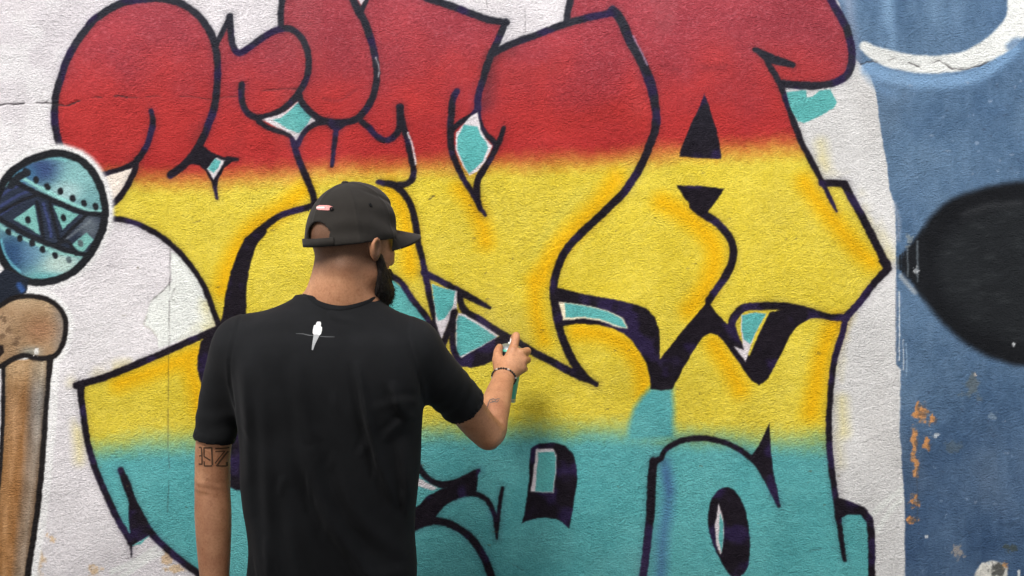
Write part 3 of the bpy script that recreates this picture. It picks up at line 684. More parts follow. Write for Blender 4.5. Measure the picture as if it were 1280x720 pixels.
# ---------------------------------------------------------------- the painter
YT = 2.33                                           # depth of his trunk
mp = FOC/YT
def tz(py): return CAM_Z - (py-360)/mp
def tx(px): return (px-640)/mp
person = empty('person', (tx(413), YT+.02, 0))
tag(person, 'man in black t-shirt and black cap spraying the wall with a can', 'person')
PO = np.array([tx(413), YT+.02, 0])
def place(name, me, mat, parent=None):
    o = link(name, me, mat, parent or person); o.matrix_parent_inverse = Matrix.Translation(-Vector(PO)); return o

# joints
LS, LE, LW = at(294,436,2.36), at(265.5,605,2.395), at(269,752,2.37); LM = at(269,540,2.385)
RS, RE, RW = at(520,440,2.345), at(609,540,2.53), at(630,471,2.705); RM_ = RS + (RE-RS)*.55
HEAD = at(441,306,2.335); YAW = math.radians(41)
FWD = np.array([math.sin(YAW), math.cos(YAW), 0]); RGT = np.array([math.cos(YAW), -math.sin(YAW), 0]); UPV = np.array([0, 0, 1.0])
def hl(p):                                           # world -> head frame (x right, y forward, z up)
    q = p - HEAD; return np.stack([q @ RGT, q @ FWD, q @ UPV], -1)
def hw(l): l = np.asarray(l, float); return HEAD + l[..., 0:1]*RGT + l[..., 1:2]*FWD + l[..., 2:3]*UPV

def head_sdf(q, full=True):
    d = ell(q, (0,-.006,.026), (.0735,.089,.080))
    d = smin(d, ell(q, (0,.022,-.030), (.057,.058,.076)), .03)
    d = smin(d, cone(q, (-.042,.008,-.060), (-.015,.056,-.094), .016, .017), .03)
    d = smin(d, cone(q, (.042,.008,-.060), (.015,.056,-.094), .016, .017), .03)
    d = smin(d, ell(q, (0,.058,-.098), (.024,.021,.020)), .02)
    if full:
        for s_ in (-1, 1):
            d = smax(d, -ell(q, (s_*.031,.091,.004), (.017,.016,.011)), .012)
            d = smin(d, ell(q, (s_*.031,.070,.003), (.0125,.0125,.0125)), .003)
            d = smin(d, cone(q, (s_*.010,.080,.021), (s_*.044,.070,.022), .008, .006), .012)
            d = smin(d, ell(q, (s_*.042,.052,-.020), (.015,.016,.013)), .02)
            e = ell(q, (s_*.074,-.006,-.011), (.008,.014,.022)); e = smax(e, -ell(q, (s_*.087,-.003,-.008), (.009,.009,.015)), .004)
            e = smin(e, chain(q, [(s_*.075,.003,-.010), (s_*.077,.003,.003), (s_*.080,-.007,.010), (s_*.081,-.017,.001), (s_*.078,-.015,-.015), (s_*.073,-.005,-.031)], [.002,.003,.0036,.0036,.0036,.004], .004), .005)
            d = smin(d, e, .008)
        d = smin(d, cone(q, (0,.080,.014), (0,.100,-.030), .008, .012), .012)
        d = smin(d, ell(q, (-.011,.089,-.034), (.009,.010,.008)), .008); d = smin(d, ell(q, (.011,.089,-.034), (.009,.010,.008)), .008)
        d = smin(d, cone(q, (-.021,.072,-.061), (.021,.072,-.061), .0055, .0055), .006)
        d = smin(d, cone(q, (-.018,.072,-.072), (.018,.072,-.072), .007, .007), .006)
    return d

NB = at(424,384,2.345); NT = HEAD + FWD*(-.022) + UPV*(-.050)
def neck_sdf(p):
    d = cone(p, NT, NB, .0515, .060)
    d = smin(d, cone(p, at(416,372,2.325), at(350,412,2.34), .034, .022), .05)
    d = smin(d, cone(p, at(432,372,2.325), at(495,414,2.34), .034, .022), .05)
    d = smin(d, cone(p, HEAD + FWD*-.046 + RGT*-.024 + UPV*-.045, at(406,384,2.312), .022, .022), .03)
    d = smin(d, cone(p, HEAD + FWD*-.046 + RGT*.024 + UPV*-.045, at(434,384,2.312), .022, .022), .03)
    return d

# torso under the shirt and the shirt itself share these sections
secs = [(815,413,110,.122,.010),(760,413,106,.118,.006),(700,413,105.5,.116,.0),(640,412,107,.117,-.006),(580,412,111,.120,-.012),(530,412,115,.123,-.016),(490,412,118.5,.125,-.020),(455,410,121,.122,-.020),
        (430,408,119,.112,-.018),(414,407,108,.098,-.014),(402,408,92,.090,-.010),(392,412,74,.081,-.004),(383,418,56,.076,.002),(374,421,48,.072,.004)]
TAB = smooth_tab([(tz(py), tx(cx), YT+.02+dy, hw_/mp, hd) for (py, cx, hw_, hd, dy) in secs])
TABB = TAB.copy(); TABB[:, 3] -= .016; TABB[:, 4] -= .014

def finger(p, pts, r0, r1, k=.004):
    n_ = len(pts); rad = [r0 + (r1-r0)*i/(n_-1) for i in range(n_)]; return chain(p, pts, rad, k)
# right hand wrapped round the can
RI, RM, RR, RP = at(641,438,2.746), at(650,442,2.748), at(654,451,2.746), at(652,461,2.742)
R_IDX = [RI, at(645,422,2.768), at(644.5,419.5,2.788), at(641,424,2.803)]
R_MID = [RM, at(659,439,2.782), at(656.5,440,2.822), at(645,441,2.838)]
R_RNG = [RR, at(659,450,2.780), at(655.5,451,2.820), at(643,452,2.837)]
R_PNK = [RP, at(655.5,461,2.772), at(652,462,2.808), at(641,463,2.828)]
R_THM = [at(625,462,2.722), at(622.5,450,2.743), at(622.5,440,2.762), at(624.5,434,2.776)]
def rhand(p):
    d = cone(p, RW, RI, .020, .0125)
    for a_, ra, rb in ((RM, .020, .0125), (RR, .019, .012), (RP, .018, .0115)): d = smin(d, cone(p, RW, a_, ra, rb), .010)
    d = smin(d, cone(p, RW, R_THM[1], .019, .0125), .012)
    for k_, f_, r0, r1 in ((0, R_IDX, .0108, .0078), (0, R_MID, .0110, .0080), (0, R_RNG, .0105, .0076), (0, R_PNK, .0095, .0068)):
        d = smin(d, finger(p, f_, r0, r1), .003)
    for c_ in (RI, RM, RR, RP): d = smin(d, ell(p, c_+np.array([0,-.008,.002]), (.008,.006,.008)), .006)
    return smin(d, chain(p, R_THM, [.0145, .0125, .0112, .0085], .004), .007)
# left hand hangs relaxed, palm towards the thigh
DL = (LW-LE)/np.linalg.norm(LW-LE); PAL = LW + DL*.085
def lh(dx, dy, dz): return LW + np.array([dx, dy, dz])
L_F = []
for i, (yy, ln, dz0) in enumerate(((.030,.072,-.090),(.010,.080,-.094),(-.010,.074,-.090),(-.028,.058,-.083))):
    L_F.append([lh(.004, yy, dz0), lh(.010, yy*1.1, dz0-ln*.46), lh(.022, yy*1.1, dz0-ln*.80), lh(.034, yy*1.05, dz0-ln*1.02)])
L_T = [lh(.006,.022,-.022), lh(.018,.046,-.050), lh(.024,.054,-.078), lh(.028,.052,-.100)]
def lhand(p):
    d = None
    for f_ in L_F:
        e = cone(p, LW + np.array([0, (f_[0]-LW)[1]*.5, -.004]), f_[0], .018, .012); d = e if d is None else smin(d, e, .010)
    for f_, r0 in zip(L_F, (.0105,.011,.0105,.0092)): d = smin(d, finger(p, f_, r0, r0*.76), .005)
    return smin(d, chain(p, L_T, [.016,.0125,.011,.0085], .004), .010)

def arms(p):
    m_ = LE + (LW-LE)*.28
    d = chain(p, [LS, LM, LE, m_, LE+(LW-LE)*.62, LW], [.046,.0372,.0365,.0372,.0330,.0255], .02)
    d = smin(d, ell(p, LE+np.array([-.010,-.020,.004]), (.014,.015,.018)), .016)
    for dz_, am_ in ((.012,.0010), (-.004,.0014), (-.018,.0008)): d = d + am_*np.exp(-((p[:, 2]-LE[2]-dz_+.25*(p[:, 0]-LE[0]))/.0042)**2)*(((p-LE)**2).sum(1) < .004)*sstep(LE[1]-.012, LE[1]-.03, p[:, 1])
    r_ = RE + (RW-RE)*.3
    e = chain(p, [RS, RM_, RE, r_, RE+(RW-RE)*.66, RW], [.048,.041,.0355,.0365,.031,.0240], .02)
    e = smin(e, ell(p, RE+np.array([.004,-.010,-.012]), (.020,.022,.022)), .02)
    return np.minimum(d, e)

def near(p, c, R, f_):
    m_ = ((p-c)**2).sum(1) < R*R; o = np.full(len(p), .5)
    if m_.any(): o[m_] = f_(p[m_])
    return o
def body_sdf(p):
    d = loft(p, TABB)
    d = smin(d, smin(head_sdf(hl(p)), neck_sdf(p), .02), .02)
    d = smin(d, arms(p), .03)
    return smin(smin(d, near(p, RM, .15, rhand), .008), near(p, LW+np.array([0,0,-.08]), .16, lhand), .008)
BP, BF, bme = sdf_mesh('body', body_sdf, (tx(235), 2.15, .72), (.06, 2.87, 1.83), .0032)

# skin
def skin_mat():
    m, t, b = new_mat('skin', 0.52, 0.35); v = objvec(t)
    a = t.nodes.new('ShaderNodeAttribute'); a.attribute_name = 'stubble'
    n = nz(t, 26, 4, .6, v); c = ramp(t, n.outputs[0], .3, tuple(lin((180,128,95))), .7, tuple(lin((202,152,116))))
    c = mul(t, c, ramp(t, nz(t, 9, 3, .6, v).outputs[0], .35, (.90,.82,.80), .65, (1.03,1.02,1.0)))
    c = mul(t, c, ramp(t, nz(t, 95, 4, .7, v).outputs[0], .30, (.80,.74,.70), .46, (1,1,1)))
    n2 = nz(t, 240, 2, .5, v); c = mul(t, c, ramp(t, n2.outputs[0], .3, (.88,.85,.84), .6, (1.02,1.02,1.02)))
    hair = ramp(t, nz(t, 900, 2, .6, v).outputs[0], .35, tuple(lin((70,52,44))), .65, tuple(lin((122,90,70))))
    t.links.new(mul(t, c, hair, a.outputs['Fac'], 'MIX'), b.inputs['Base Color'])
    b.inputs['Subsurface Weight'].default_value = .06; b.inputs['Subsurface Radius'].default_value = (.012, .005, .003)
    n3 = bump(t, b, nz(t, 520, 3, .6, v).outputs[0], .35, .0008); bump(t, b, nz(t, 60, 3, .6, v).outputs[0], .25, .003, n3)
    return m
M_SKIN = skin_mat()
q = hl(BP)                                            # shaved hair at the back and sides of the head
st = sstep(-.085, -.030, q[:, 2] + (q[:, 1] < 0)*0) * sstep(.040, .0, q[:, 1]) * (np.abs(q).max(1) < .14)
ear = sstep(.008, .002, np.minimum(np.abs(ell(q, (-.078,-.006,-.011), (.012,.019,.028))), np.abs(ell(q, (.078,-.006,-.011), (.012,.019,.028)))))
st = st*(1-np.where(np.abs(q[:, 0]) > .072, ear, 0))*.85
at_ = bme.attributes.new('stubble', 'FLOAT', 'POINT'); at_.data.foreach_set('value', st.astype(np.float32))
body = place('body', bme, M_SKIN)

# ---- t-shirt
FOLDS = [([(398,548),(403,575),(412,605),(426,640),(446,674),(474,712),(500,760)], .016, .0115), ([(456,446),(463,480),(470,520),(478,555),(488,590),(502,628)], .0085, .0095),
         ([(384,438),(390,480),(396,530),(398,560)], .014, .0045), ([(346,455),(345,540),(347,620),(348,720),(348,790)], .014, .0045), ([(318,450),(322,520),(321,600)], .012, .0045),
         ([(498,470),(506,500),(520,520)], .010, .005), ([(430,560),(446,610),(470,650),(510,690)], .016, .0055), ([(330,640),(336,700),(340,780)], .014, .005), ([(440,690),(470,705),(515,708)], .012, .004),
         ([(505,540),(512,590),(515,640)], .010, .006), ([(372,600),(380,660),(392,740)], .016, .004), ([(530,502),(506,496),(470,505)], .008, .0016), ([(528,516),(505,524),(480,548)], .008, .002), ([(300,522),(318,530),(336,556)], .008, .0015), ([(420,385),(425,394),(450,400)], .006, .002)]
RF = random.Random(21)
for _ in range(22):
    x_, y_ = RF.uniform(312, 505), RF.uniform(470, 740); l_ = RF.uniform(20, 60); sl_ = RF.uniform(-.25, .55)
    FOLDS.append(([(x_, y_), (x_+sl_*l_*.4+RF.uniform(-3, 3), y_+l_*.5), (x_+sl_*l_, y_+l_)], RF.uniform(.0045, .008), RF.uniform(.0012, .003)))
FW_ = [([(tx(a_), tz(b_)) for a_, b_ in crom(np.array(P_, float), 5)], w_, am) for P_, w_, am in FOLDS]
def fold_disp(x, z):
    d = np.zeros(x.shape)
    for P_, w_, am in FW_:
        P2 = np.array(P_); n_ = len(P2)-1; D = np.full(x.shape, 1e3); T_ = np.zeros(x.shape); SG = np.ones(x.shape)
        for i in range(n_):
            dx, dz_ = P2[i+1]-P2[i]; L_ = dx*dx+dz_*dz_+1e-12; ex = x-P2[i, 0]; ez = z-P2[i, 1]
            t = np.clip((ex*dx+ez*dz_)/L_, 0, 1); e = np.hypot(ex-t*dx, ez-t*dz_); m_ = e < D
            D[m_] = e[m_]; T_[m_] = (i+t[m_])/n_; SG[m_] = np.sign(ex*dz_-ez*dx)[m_]
        env = np.sin(np.pi*np.clip(T_, .0, 1.))**.7
        d += am*env*(1.5*np.exp(-(D/w_)**2) - .9*np.exp(-((D-w_*1.8)/(w_*.9))**2)*(SG > 0))
    return d
LH, RH = at(268,550,2.386), at(577,519,2.452)
axL = (at(264,575,2.39)-at(272,520,2.38)); axL /= np.linalg.norm(axL); axR = (RE-RS)/np.linalg.norm(RE-RS)
def sleeve(p, pts, rad, hem, ax_):
    d0 = d = chain(p, pts, rad, .02); pl = (p-hem) @ ax_
    u_ = np.sin(pl*150 + p[:, 0]*40)*.0010*sstep(-.12, -.05, pl)
    d = d + u_ - .0010*sstep(-.020, -.0175, pl)          # turned and stitched hem
    inner = np.maximum(d0 + .0036, -(pl+.012))
    return np.maximum(np.maximum(d, pl), -inner), pl
def shirt_sdf(p):
    x, y, z = p[:, 0], p[:, 1], p[:, 2]
    d = loft(p, TAB, 2.25)
    d = smin(d, ell(p, at(348,482,2.270), (.060,.045,.085)), .04); d = smin(d, ell(p, at(476,482,2.267), (.060,.045,.085)), .04)
    d = smin(d, cone(p, at(400,404,2.335), at(306,433,2.345), .058, .056), .04); d = smin(d, cone(p, at(440,404,2.335), at(512,436,2.345), .056, .058), .04)
    l_, pL = sleeve(p, [at(306,434,2.345), at(290,462,2.362), at(275,510,2.378), at(264,575,2.390)], [.060,.0535,.0455,.0405], LH, axL)
    r_, pR = sleeve(p, [at(512,440,2.345), at(541,468,2.382), RM_+np.array([0,0,.001]), RS+(RE-RS)*.85], [.062,.056,.0495,.0475], RH, axR)
    back = sstep(YT+.05, YT-.02, y)
    d = d - fold_disp(x, z)*back - (np.sin(x*52+np.sin(z*18)*1.5+z*14)*.0016 + np.sin(x*23-z*31)*.0018)*sstep(tz(470), tz(600), z)
    kl = .030*sstep(.0, -.07, pL) + .002; kr = .028*sstep(.0, -.06, pR) + .002
    d = smin(d, l_, kl); d = smin(d, r_, kr)
    for xs_, zs_ in ((( 303, 296, 294, 299), 0), ((512, 522, 527, 529), 1)):      # armhole seams
        xm = np.interp(z, [tz(512), tz(480), tz(450), tz(415)], [tx(v_) for v_ in xs_[::-1]]); m_ = sstep(tz(515), tz(505), z)
        d = d + .0020*np.exp(-((x-xm)/.0032)**2)*m_*back - .0012*np.exp(-((x-xm+.007*(1-2*zs_))/.004)**2)*m_*back
    nk = cone(p, NT, NB, .058, .0655)                     # neck hole
    return np.maximum(d, -np.where(z > tz(379.5), nk, 1))
SP, SF, sme = sdf_mesh('t_shirt', shirt_sdf, (tx(232), 2.14, tz(812)), (-.02, 2.56, tz(366)), .0038)
def cloth_mat(name, rgb, rough=.92, sheen=.15):
    m, t, b = new_mat(name, rough, .15); v = objvec(t); c = lin(rgb)
    n = nz(t, 14, 4, .6, v); t.links.new(ramp(t, n.outputs[0], .3, tuple(c*.85), .7, tuple(c*1.2)), b.inputs['Base Color'])
    b.inputs['Sheen Weight'].default_value = sheen; b.inputs['Sheen Roughness'].default_value = .5
    n1 = bump(t, b, nz(t, 900, 2, .6, v).outputs[0], .35, .0006); bump(t, b, nz(t, 40, 4, .6, v).outputs[0], .25, .003, n1)
    return m
M_TEE = cloth_mat('black_jersey', (29,30,32), .92, .03); M_RIB = cloth_mat('black_rib', (27,28,30), .92, .03); M_CAP = cloth_mat('black_twill', (45,42,39), .88, .08); M_JEAN = cloth_mat('dark_denim', (40,46,62), .9, .1)
tee = place('t_shirt', sme, M_TEE)
tag(tee, 'black crew neck t-shirt with small white bird print')
STREE = bvh(SP, SF)
def sub(o):
    """child of a placed part: its vertices are already in world space like the part's"""
    if o is not None: o.matrix_parent_inverse = Matrix.Identity(4)
    return o
def collar_sdf(p):                                    # rib collar: raised band round the neck hole
    nk = cone(p, NT, NB, .058, .0655); d = shirt_sdf(p) - .0024
    return smax(smax(d, nk-.0135, .002), tz(396)-p[:, 2], .002)
_, _, kme = sdf_mesh('collar', collar_sdf, at(355,398,2.345)-np.array([0,.12,0]), at(490,366,2.345)+np.array([0,.12,0]), .0026)
sub(place('collar', kme, M_RIB)).parent = tee
M_PRINT = mottled('white_print', (236,236,236), .8, .2, 300, .06)
M_PRINTG = mottled('grey_print', (96,98,100), .8, .2, 300, .1)
# bird on a twig between the shoulder blades
bird = sub(ribbon('bird_print', STREE, [[(396.4,402.4,3.5),(396.4,404,6),(396.2,407,6.5),(395.8,408.2,10.5),(395.6,413,11.5),(395.4,417,10.5),(395.2,418.6,8)]], YT-.1, M_PRINT, tee))
sub(ribbon('bird_tail_print', STREE, [[(395.4,418,8),(394.2,424,5.5),(393,430,3.5),(392,437,1.6)]], YT-.1, mottled('pale_print', (176,178,180), .8, .2, 900, .3), tee))
sub(ribbon('twig_print', STREE, [[(369,417.2,.5),(378,417.4,.9),(386,419.2,1.1),(392,419.6,.8)], [(400,420.4,.8),(407,421,.9),(418,421.2,.6)]], YT-.1, M_PRINTG, tee))
# tattoos
BTREE = bvh(BP, BF); M_INK = mottled('tattoo_ink', (88,66,50), .6, .3, 200, .2)
T1 = [[(248.5,559,1.7),(252.5,559,1.9),(253,569,1.9),(249,570,1.7)], [(253,569,1.9),(253,580,1.9),(248,580,1.7)], [(266,581,1.9),(266,559,1.9),(256,559,1.9),(256,570,1.9),(264,575,1.7)], [(266,582,1.9),(256,582,1.9),(256,576,1.7)], [(270,560,1.9),(286,561,1.9),(271,582,2.0),(281,584,1.9),(281,579,1.6)], [(270,564,1.3),(280,564.5,1.3),(269,579,1.3)]]
sub(ribbon('arm_tattoo', BTREE, T1, 2.36, M_INK, body, .0008))
T2 = [[(610,503,1.1),(613,497,1.1),(617,496,1.1),(620,497,1.1)], [(613,500,1),(618,499,1),(622,496,1),(625,496.5,1)], [(615,498,1),(621,499.5,1),(624,498,1)]]
sub(ribbon('wrist_tattoo', BTREE, T2, 2.62, mottled('faded_ink', (110,98,92), .6, .3, 200, .2), body, .0008))

# ---- cap
CT = math.radians(8)                                # worn tipped slightly back
def cl_(q):                                           # head frame -> cap frame (z=0 at the rim)
    y = q[:, 1]; z = q[:, 2]-.012; return np.stack([q[:, 0], y*math.cos(CT)+z*math.sin(CT)+.004, -y*math.sin(CT)+z*math.cos(CT)], -1)
def cap_sdf(p):
    c = cl_(hl(p)); th = np.arctan2(c[:, 0], c[:, 1])
    r_ = np.array((.0815,.1005,.1165)); d = ell(c, (0,0,-.004), r_)
    d = smin(d, ell(c, (0,.040,.052), (.060,.052,.052)), .03)      # stiffer front panels
    seam = np.abs(((th/(math.pi/3)) % 1)-.5); d = d - .0018*np.exp(-((.5-seam)*np.hypot(c[:, 0], c[:, 1])*1.05/.0035)**2)
    d = d - .0016*np.exp(-((c[:, 2]-.004)/.010)**2)
    d = d - .0016*np.sin(c[:, 2]*120+c[:, 1]*50+np.sin(c[:, 0]*60))*sstep(.02, .06, c[:, 0])*sstep(.09, .03, c[:, 2])
    d = d + .0028*np.exp(-((c[:, 2]-.088+.5*(c[:, 1]-.02))/.005)**2)*sstep(.005, .03, c[:, 0])*sstep(-.01, .03, c[:, 1])
    inner = ell(c, (0,0,-.004), r_-.006)
    d = np.maximum(d, -inner); d = np.maximum(d, -.006-c[:, 2])
    hole = np.maximum(cone(c, (.008,-.14,.014), (.008,-.05,.014), .029, .029), .010-c[:, 2])
    return np.maximum(d, -np.where(c[:, 1] < 0, hole, 1))
CP, CF, cme = sdf_mesh('cap', cap_sdf, HEAD+np.array([-.125,-.125,-.03]), HEAD+np.array([.125,.125,.16]), .0028)
cap = place('cap', cme, M_CAP)
def c2w(c):
    c = np.asarray(c, float); y = (c[..., 1]-.004)*math.cos(CT) - c[..., 2]*math.sin(CT); z = (c[..., 1]-.004)*math.sin(CT) + c[..., 2]*math.cos(CT) + .012
    return hw(np.stack([c[..., 0], y, z], -1))
# brim
nu, nv = 25, 9; bv = []
for side in (0, 1):
    for j in range(nv):
        for i in range(nu):
            u = -1+2*i/(nu-1); v = j/(nv-1); a_ = u*math.radians(62)
            inn = np.array([math.sin(a_)*.082, math.cos(a_)*.100]); outr = np.array([u*.076*(1-.10*abs(u)**6), .100+.080*(1-abs(u)**2.6)*.97 - .055*abs(u)**3])
            xy = inn*(1-v)+outr*v; bv.append((xy[0], xy[1], .011 - .022*(abs(xy[0])/.074)**2*(.6+.4*v) - .019*v - .0046*side))
bv = c2w(np.array(bv)); bf = []; N1 = nu*nv
for j in range(nv-1):
    for i in range(nu-1):
        a_ = j*nu+i; bf.append((a_, a_+1, a_+nu+1, a_+nu)); bf.append((N1+a_, N1+a_+nu, N1+a_+nu+1, N1+a_+1))
edge = [(nv-1)*nu+i for i in range(nu)]
for i in range(nu-1): bf.append((edge[i], edge[i+1], N1+edge[i+1], N1+edge[i]))
for j in range(nv-1): bf.append((j*nu, (j+1)*nu, N1+(j+1)*nu, N1+j*nu)); bf.append(((j+1)*nu+nu-1, j*nu+nu-1, N1+j*nu+nu-1, N1+(j+1)*nu+nu-1))
sub(place('brim', np_mesh('brim', bv, np.array(bf)), M_CAP)).parent = cap
def blob(name, c, r, mat, parent, seg=12):
    V = [(0, 0, r[2])]; F3 = []
    for j in range(1, seg//2):
        for i in range(seg):
            t = math.pi*j/(seg//2); a_ = 2*math.pi*i/seg; V.append((r[0]*math.sin(t)*math.cos(a_), r[1]*math.sin(t)*math.sin(a_), r[2]*math.cos(t)))
    V.append((0, 0, -r[2])); n_ = seg//2-1
    F = []
    for i in range(seg):
        j2 = (i+1) % seg; F.append((0, 1+i, 1+j2)); F.append((len(V)-1, 1+(n_-1)*seg+j2, 1+(n_-1)*seg+i))
        for k_ in range(n_-1):
            a_, b_, c_, d_ = 1+k_*seg+i, 1+k_*seg+j2, 1+(k_+1)*seg+j2, 1+(k_+1)*seg+i; F += [(a_, d_, c_), (a_, c_, b_)]
    return np.array(V)+np.asarray(c), np.array(F)
V_, F_ = blob('', c2w(np.array((0,0,.1135))), (.0085,.0085,.0045), None, None)
sub(place('button', np_mesh('button', V_, F_), M_CAP)).parent = cap
for k_ in range(6):
    a_ = math.pi/6 + k_*math.pi/3; ring = []; ef = []
    for zc_ in (.066,):
        rad_ = math.sqrt(max(0, 1-((zc_+.004)/.1165)**2)); o_ = np.array((math.sin(a_)*.083*rad_, math.cos(a_)*.1025*rad_, zc_)); nn = o_/np.array((.083,.1025,.1165))**2; nn /= np.linalg.norm(nn)
        u1 = np.cross(nn, (0,0,1.)); u1 /= np.linalg.norm(u1); u2 = np.cross(nn, u1)
        for i in range(12):
            q_ = u1*math.cos(i*math.pi/6)+u2*math.sin(i*math.pi/6)
            for (rr_, hh_) in ((.0012,.0006),(.0026,.0020),(.0042,.0004)): ring.append(o_+q_*rr_+nn*(hh_+.0012))
        for i in range(12):
            j_ = (i+1) % 12
            for m_ in range(2): ef.append((i*3+m_, i*3+m_+1, j_*3+m_+1, j_*3+m_))
    sub(place('eyelet', np_mesh('eyelet', c2w(np.array(ring)), np.array(ef)), M_RIB)).parent = cap
# adjuster strap across the rear opening
sv = []; 
for i in range(13):
    a_ = math.radians(180-34+68*i/12); 
    for (dr, dz_) in ((-.001,-.005),(.0026,-.005),(.0026,.0115),(-.001,.0115)):
        sv.append((math.sin(a_)*(.0835+dr), math.cos(a_)*(.1025+dr), dz_))
sf = []
for i in range(12):
    for k_ in range(4): sf.append((i*4+k_, i*4+(k_+1) % 4, (i+1)*4+(k_+1) % 4, (i+1)*4+k_))
sub(place('strap', np_mesh('strap', c2w(np.array(sv)), np.array(sf), False), M_CAP)).parent = cap
CTREE = bvh(CP, CF)
M_LOGO = mottled('embroidery', (226,150,146), .8, .2, 260, .35)
sub(ribbon('logo', CTREE, [[(394.5,259.2,3),(398,259.2,6),(411,260,6.5),(416.5,260.5,3.5)]], 2.26, M_LOGO, cap))
sub(ribbon('logo_white', CTREE, [[(395,259.2,1.6),(406,259.6,2)]], 2.26, M_PRINT, cap, .0022))  # white stitching of the logo

# ---- beard: follows the jaw from ear to chin
def beard_sdf(p):
    q = hl(p); d = head_sdf(q, False); n_ = np.sin(q[:, 0]*420)*np.sin(q[:, 1]*390)*np.sin(q[:, 2]*400)
    d = d - .0065 - .0015*n_ - .005*sstep(-.06, -.1, q[:, 2])
    top = np.interp(q[:, 1], [.0,.018,.036,.055,.078], [-.008,-.020,-.046,-.052,-.046])
    d = smax(d, q[:, 2]-top, .006)
    d = smax(d, .006 + (q[:, 2]+.03)*-.12 - q[:, 1], .006)
    lips = ell(q, (0,.086,-.066), (.024,.02,.011)); return np.maximum(np.maximum(d, -lips), -.128-q[:, 2])
_, _, dme = sdf_mesh('beard', beard_sdf, HEAD+np.array([-.13,-.13,-.14]), HEAD+np.array([.13,.14,.02]), .003)
def beard_mat():
    m, t, b = new_mat('beard_hair', .6, .3); v = objvec(t, (1,1,.25)); n = nz(t, 700, 3, .6, v)
    t.links.new(ramp(t, n.outputs[0], .3, tuple(lin((16,14,14))), .7, tuple(lin((44,36,32)))), b.inputs['Base Color']); bump(t, b, n.outputs[0], .8, .002); return m
M_BEARD = beard_mat(); beard = place('beard', dme, M_BEARD)
dv0 = np.empty(len(dme.vertices)*3, np.float32); dme.vertices.foreach_get('co', dv0); dv0 = dv0.reshape(-1, 3)
dn0 = np.empty(len(dme.vertices)*3, np.float32); dme.vertices.foreach_get('normal', dn0); dn0 = dn0.reshape(-1, 3)
pk = RNG.integers(0, len(dv0), 5200); A = dv0[pk] - dn0[pk]*.002; jit = RNG.normal(0, 1, A.shape)
D_ = dn0[pk]*.55 + np.array([0, 0, -1.0]) + FWD*.15 + jit*.45; D_ /= np.linalg.norm(D_, axis=1, keepdims=True); Ln = RNG.uniform(.005, .0115, len(A))[:, None]
Sd = np.cross(D_, jit); Sd /= np.linalg.norm(Sd, axis=1, keepdims=True)+1e-9
M1 = A + D_*Ln*.55 + np.array([0, 0, -.0006]); T1_ = A + D_*Ln + np.array([0, 0, -.002])
HV = np.stack([A-Sd*.0005, A+Sd*.0005, M1+Sd*.00035, M1-Sd*.00035, T1_+Sd*.0001, T1_-Sd*.0001], 1).reshape(-1, 3); b0 = np.arange(len(A))[:, None]*6
HF = np.concatenate([b0+np.array([[0, 1, 2, 3]]), b0+np.array([[3, 2, 4, 5]])])
hairs = sub(place('beard_hair', np_mesh('beard_hair', HV, HF), M_BEARD)); hairs.parent = beard; tag(hairs, kind='stuff')

# ---- bracelet of small beads
ax = (RW-RE)/np.linalg.norm(RW-RE); bc = RE + (RW-RE)*.985; e1 = np.cross(ax, (0,0,1.)); e1 /= np.linalg.norm(e1); e2 = np.cross(ax, e1)
M_BB = mottled('dark_bead', (40,34,34), .4, .5, 200, .2); M_BW = mottled('pale_bead', (196,188,182), .45, .5, 200, .15)
VV = []; FF_ = []; MM = []; base_ = 0
for i in range(30):
    a_ = 2*math.pi*i/30; dr = e1*math.cos(a_)+e2*math.sin(a_)
    rr = np.linspace(.012, .05, 80); dd = body_sdf(bc + rr[:, None]*dr); r0 = rr[np.argmax(dd > 0)] + .0012
    V_, F_ = blob('', bc+dr*r0 + ax*.002*math.sin(a_), (.0029,.0029,.0029), None, None, 8); VV.append(V_); FF_.append(F_+base_); base_ += len(V_); MM += [0 if i % 5 else 1]*len(F_)
brm = np_mesh('bracelet', np.vstack(VV), np.vstack(FF_)); bro = place('bracelet', brm, M_BB); brm.materials.append(M_BW); brm.polygons.foreach_set('material_index', np.array(MM, np.int32))

# ---- trousers and shoes (below the picture, but he does stand on the ground)
HX, HY = tx(413), YT+.02
def trouser_sdf(p):
    q = p - np.array([HX, HY, 0]); d = ell(q, (0,.0,.92), (.172,.122,.13))
    for s_, fy in ((-1, .02), (1, -.03)):
        l_ = chain(q, [(s_*.085,.0,.88), (s_*.100,.012+fy*.5,.50), (s_*.108,fy,.07)], [.098,.070,.060], .03); d = smin(d, l_ + .002*np.sin(q[:, 2]*60+q[:, 0]*30), .03)
    return np.maximum(np.maximum(d, q[:, 2]-.985), .045-q[:, 2])
_, _, tme = sdf_mesh('trousers', trouser_sdf, (HX-.22, HY-.18, .02), (HX+.22, HY+.18, 1.02), .009)
place('trousers', tme, M_JEAN)
M_SHOE = mottled('shoe_canvas', (38,38,40), .7, .3, 60, .2, 300, .3, .001); M_SOLE = mottled('rubber_sole', (205,200,190), .7, .3, 40, .1)
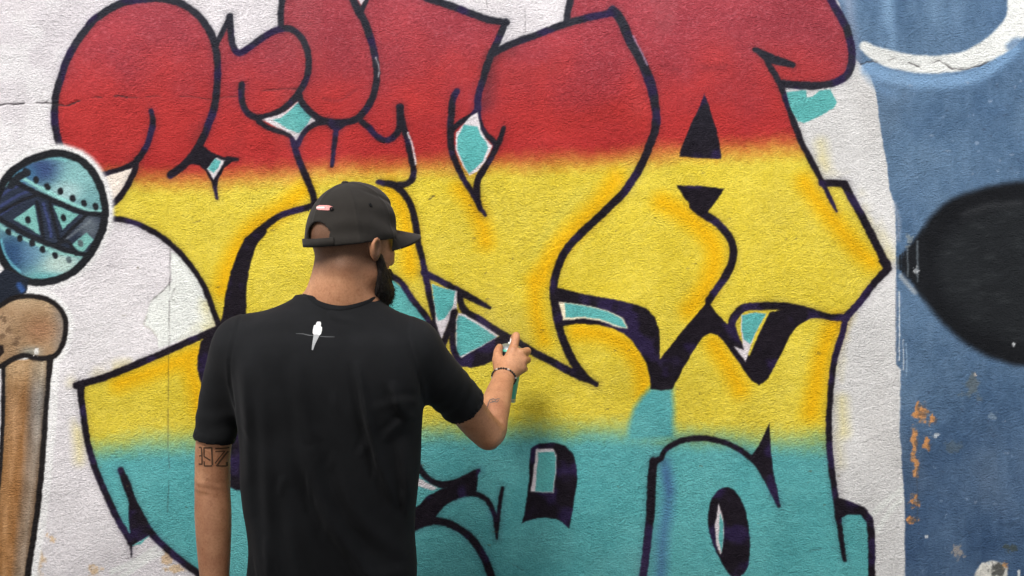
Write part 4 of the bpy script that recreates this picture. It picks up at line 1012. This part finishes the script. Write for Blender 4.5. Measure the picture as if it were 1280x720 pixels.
for s_, fy in ((-1, .02), (1, -.03)):
    c0 = np.array([HX+s_*.108, HY+fy, 0])
    def shoe_sdf(p, c0=c0):
        q = p-c0; d = smin(cone(q, (0,-.035,.055), (0,.12,.038), .044, .036, ((1,0,0), 1.05)), cone(q, (0,-.03,.05), (0,-.02,.11), .044, .046), .03); return np.maximum(d, .022-q[:, 2])
    def sole_sdf(p, c0=c0):
        q = p-c0; e = cone(q*np.array([1,1,0]), (0,-.035,0), (0,.125,0), .046, .042); return np.maximum(np.maximum(e, q[:, 2]-.026), .0-q[:, 2])
    _, _, m1 = sdf_mesh('shoe', shoe_sdf, c0+np.array([-.07,-.11,.0]), c0+np.array([.07,.2,.18]), .005); sh = place('shoe', m1, M_SHOE)
    _, _, m2 = sdf_mesh('sole', sole_sdf, c0+np.array([-.07,-.11,-.01]), c0+np.array([.07,.2,.06]), .005); sub(place('sole', m2, M_SOLE)).parent = sh

# ---------------------------------------------------------------- the spray can in his hand
TOPC, BOT = at(639.5,432.5,2.799), at(627.5,499,2.799)
AX = (TOPC-BOT); CH = np.linalg.norm(AX); AX /= CH
can = empty('spray_can', tuple(BOT)); can.rotation_mode = 'QUATERNION'; can.rotation_quaternion = Vector(AX).to_track_quat('Z', 'Y')
tag(can, 'teal aerosol spray can gripped in the right hand of the man', 'spray can')
def lathe(name, prof, mat, parent, seg=40):
    n_ = len(prof); V = np.array([(r_*math.cos(2*math.pi*i/seg), r_*math.sin(2*math.pi*i/seg), z) for (r_, z) in prof for i in range(seg)])
    F = [(k_*seg+i, k_*seg+(i+1) % seg, (k_+1)*seg+(i+1) % seg, (k_+1)*seg+i) for k_ in range(n_-1) for i in range(seg)]
    return link(name, np_mesh(name, V, np.array(F)), mat, parent)
def paint_mat(name, rgb, rough, metal=0.0):
    m, t, b = new_mat(name, rough, .5); v = objvec(t); c = lin(rgb); b.inputs['Metallic'].default_value = metal
    t.links.new(ramp(t, nz(t, 60, 4, .6, v).outputs[0], .3, tuple(c*.85), .7, tuple(np.minimum(c*1.1, 1))), b.inputs['Base Color']); return m
R0 = .0325
lathe('can_body', [(.0, .002), (R0-.004, .001), (R0, .004), (R0, CH-.012), (R0-.001, CH-.010)], paint_mat('teal_label', (86,190,164), .4), can)
lathe('bottom_rim', [(R0+.0002, -.002), (R0+.0014, .0), (R0+.0014, .005), (R0+.0002, .007)], paint_mat('tin', (170,172,172), .35, .9), can)
lathe('label_band', [(R0+.0004, CH-.046), (R0+.0006, CH-.045), (R0+.0006, CH-.016), (R0+.0004, CH-.015)], paint_mat('dark_band', (36,44,46), .4), can)
lathe('dome', [(R0-.001, CH-.0105), (R0-.002, CH-.006), (R0-.010, CH+.001), (R0-.018, CH+.004), (.0, CH+.005)], paint_mat('grey_dome', (140,148,150), .4, .5), can)
lathe('nozzle', [(.010, CH+.003), (.010, CH+.008), (.0065, CH+.009), (.0065, CH+.019), (.005, CH+.0205), (.0, CH+.0205)], paint_mat('white_nozzle', (214,214,212), .5), can, 20)
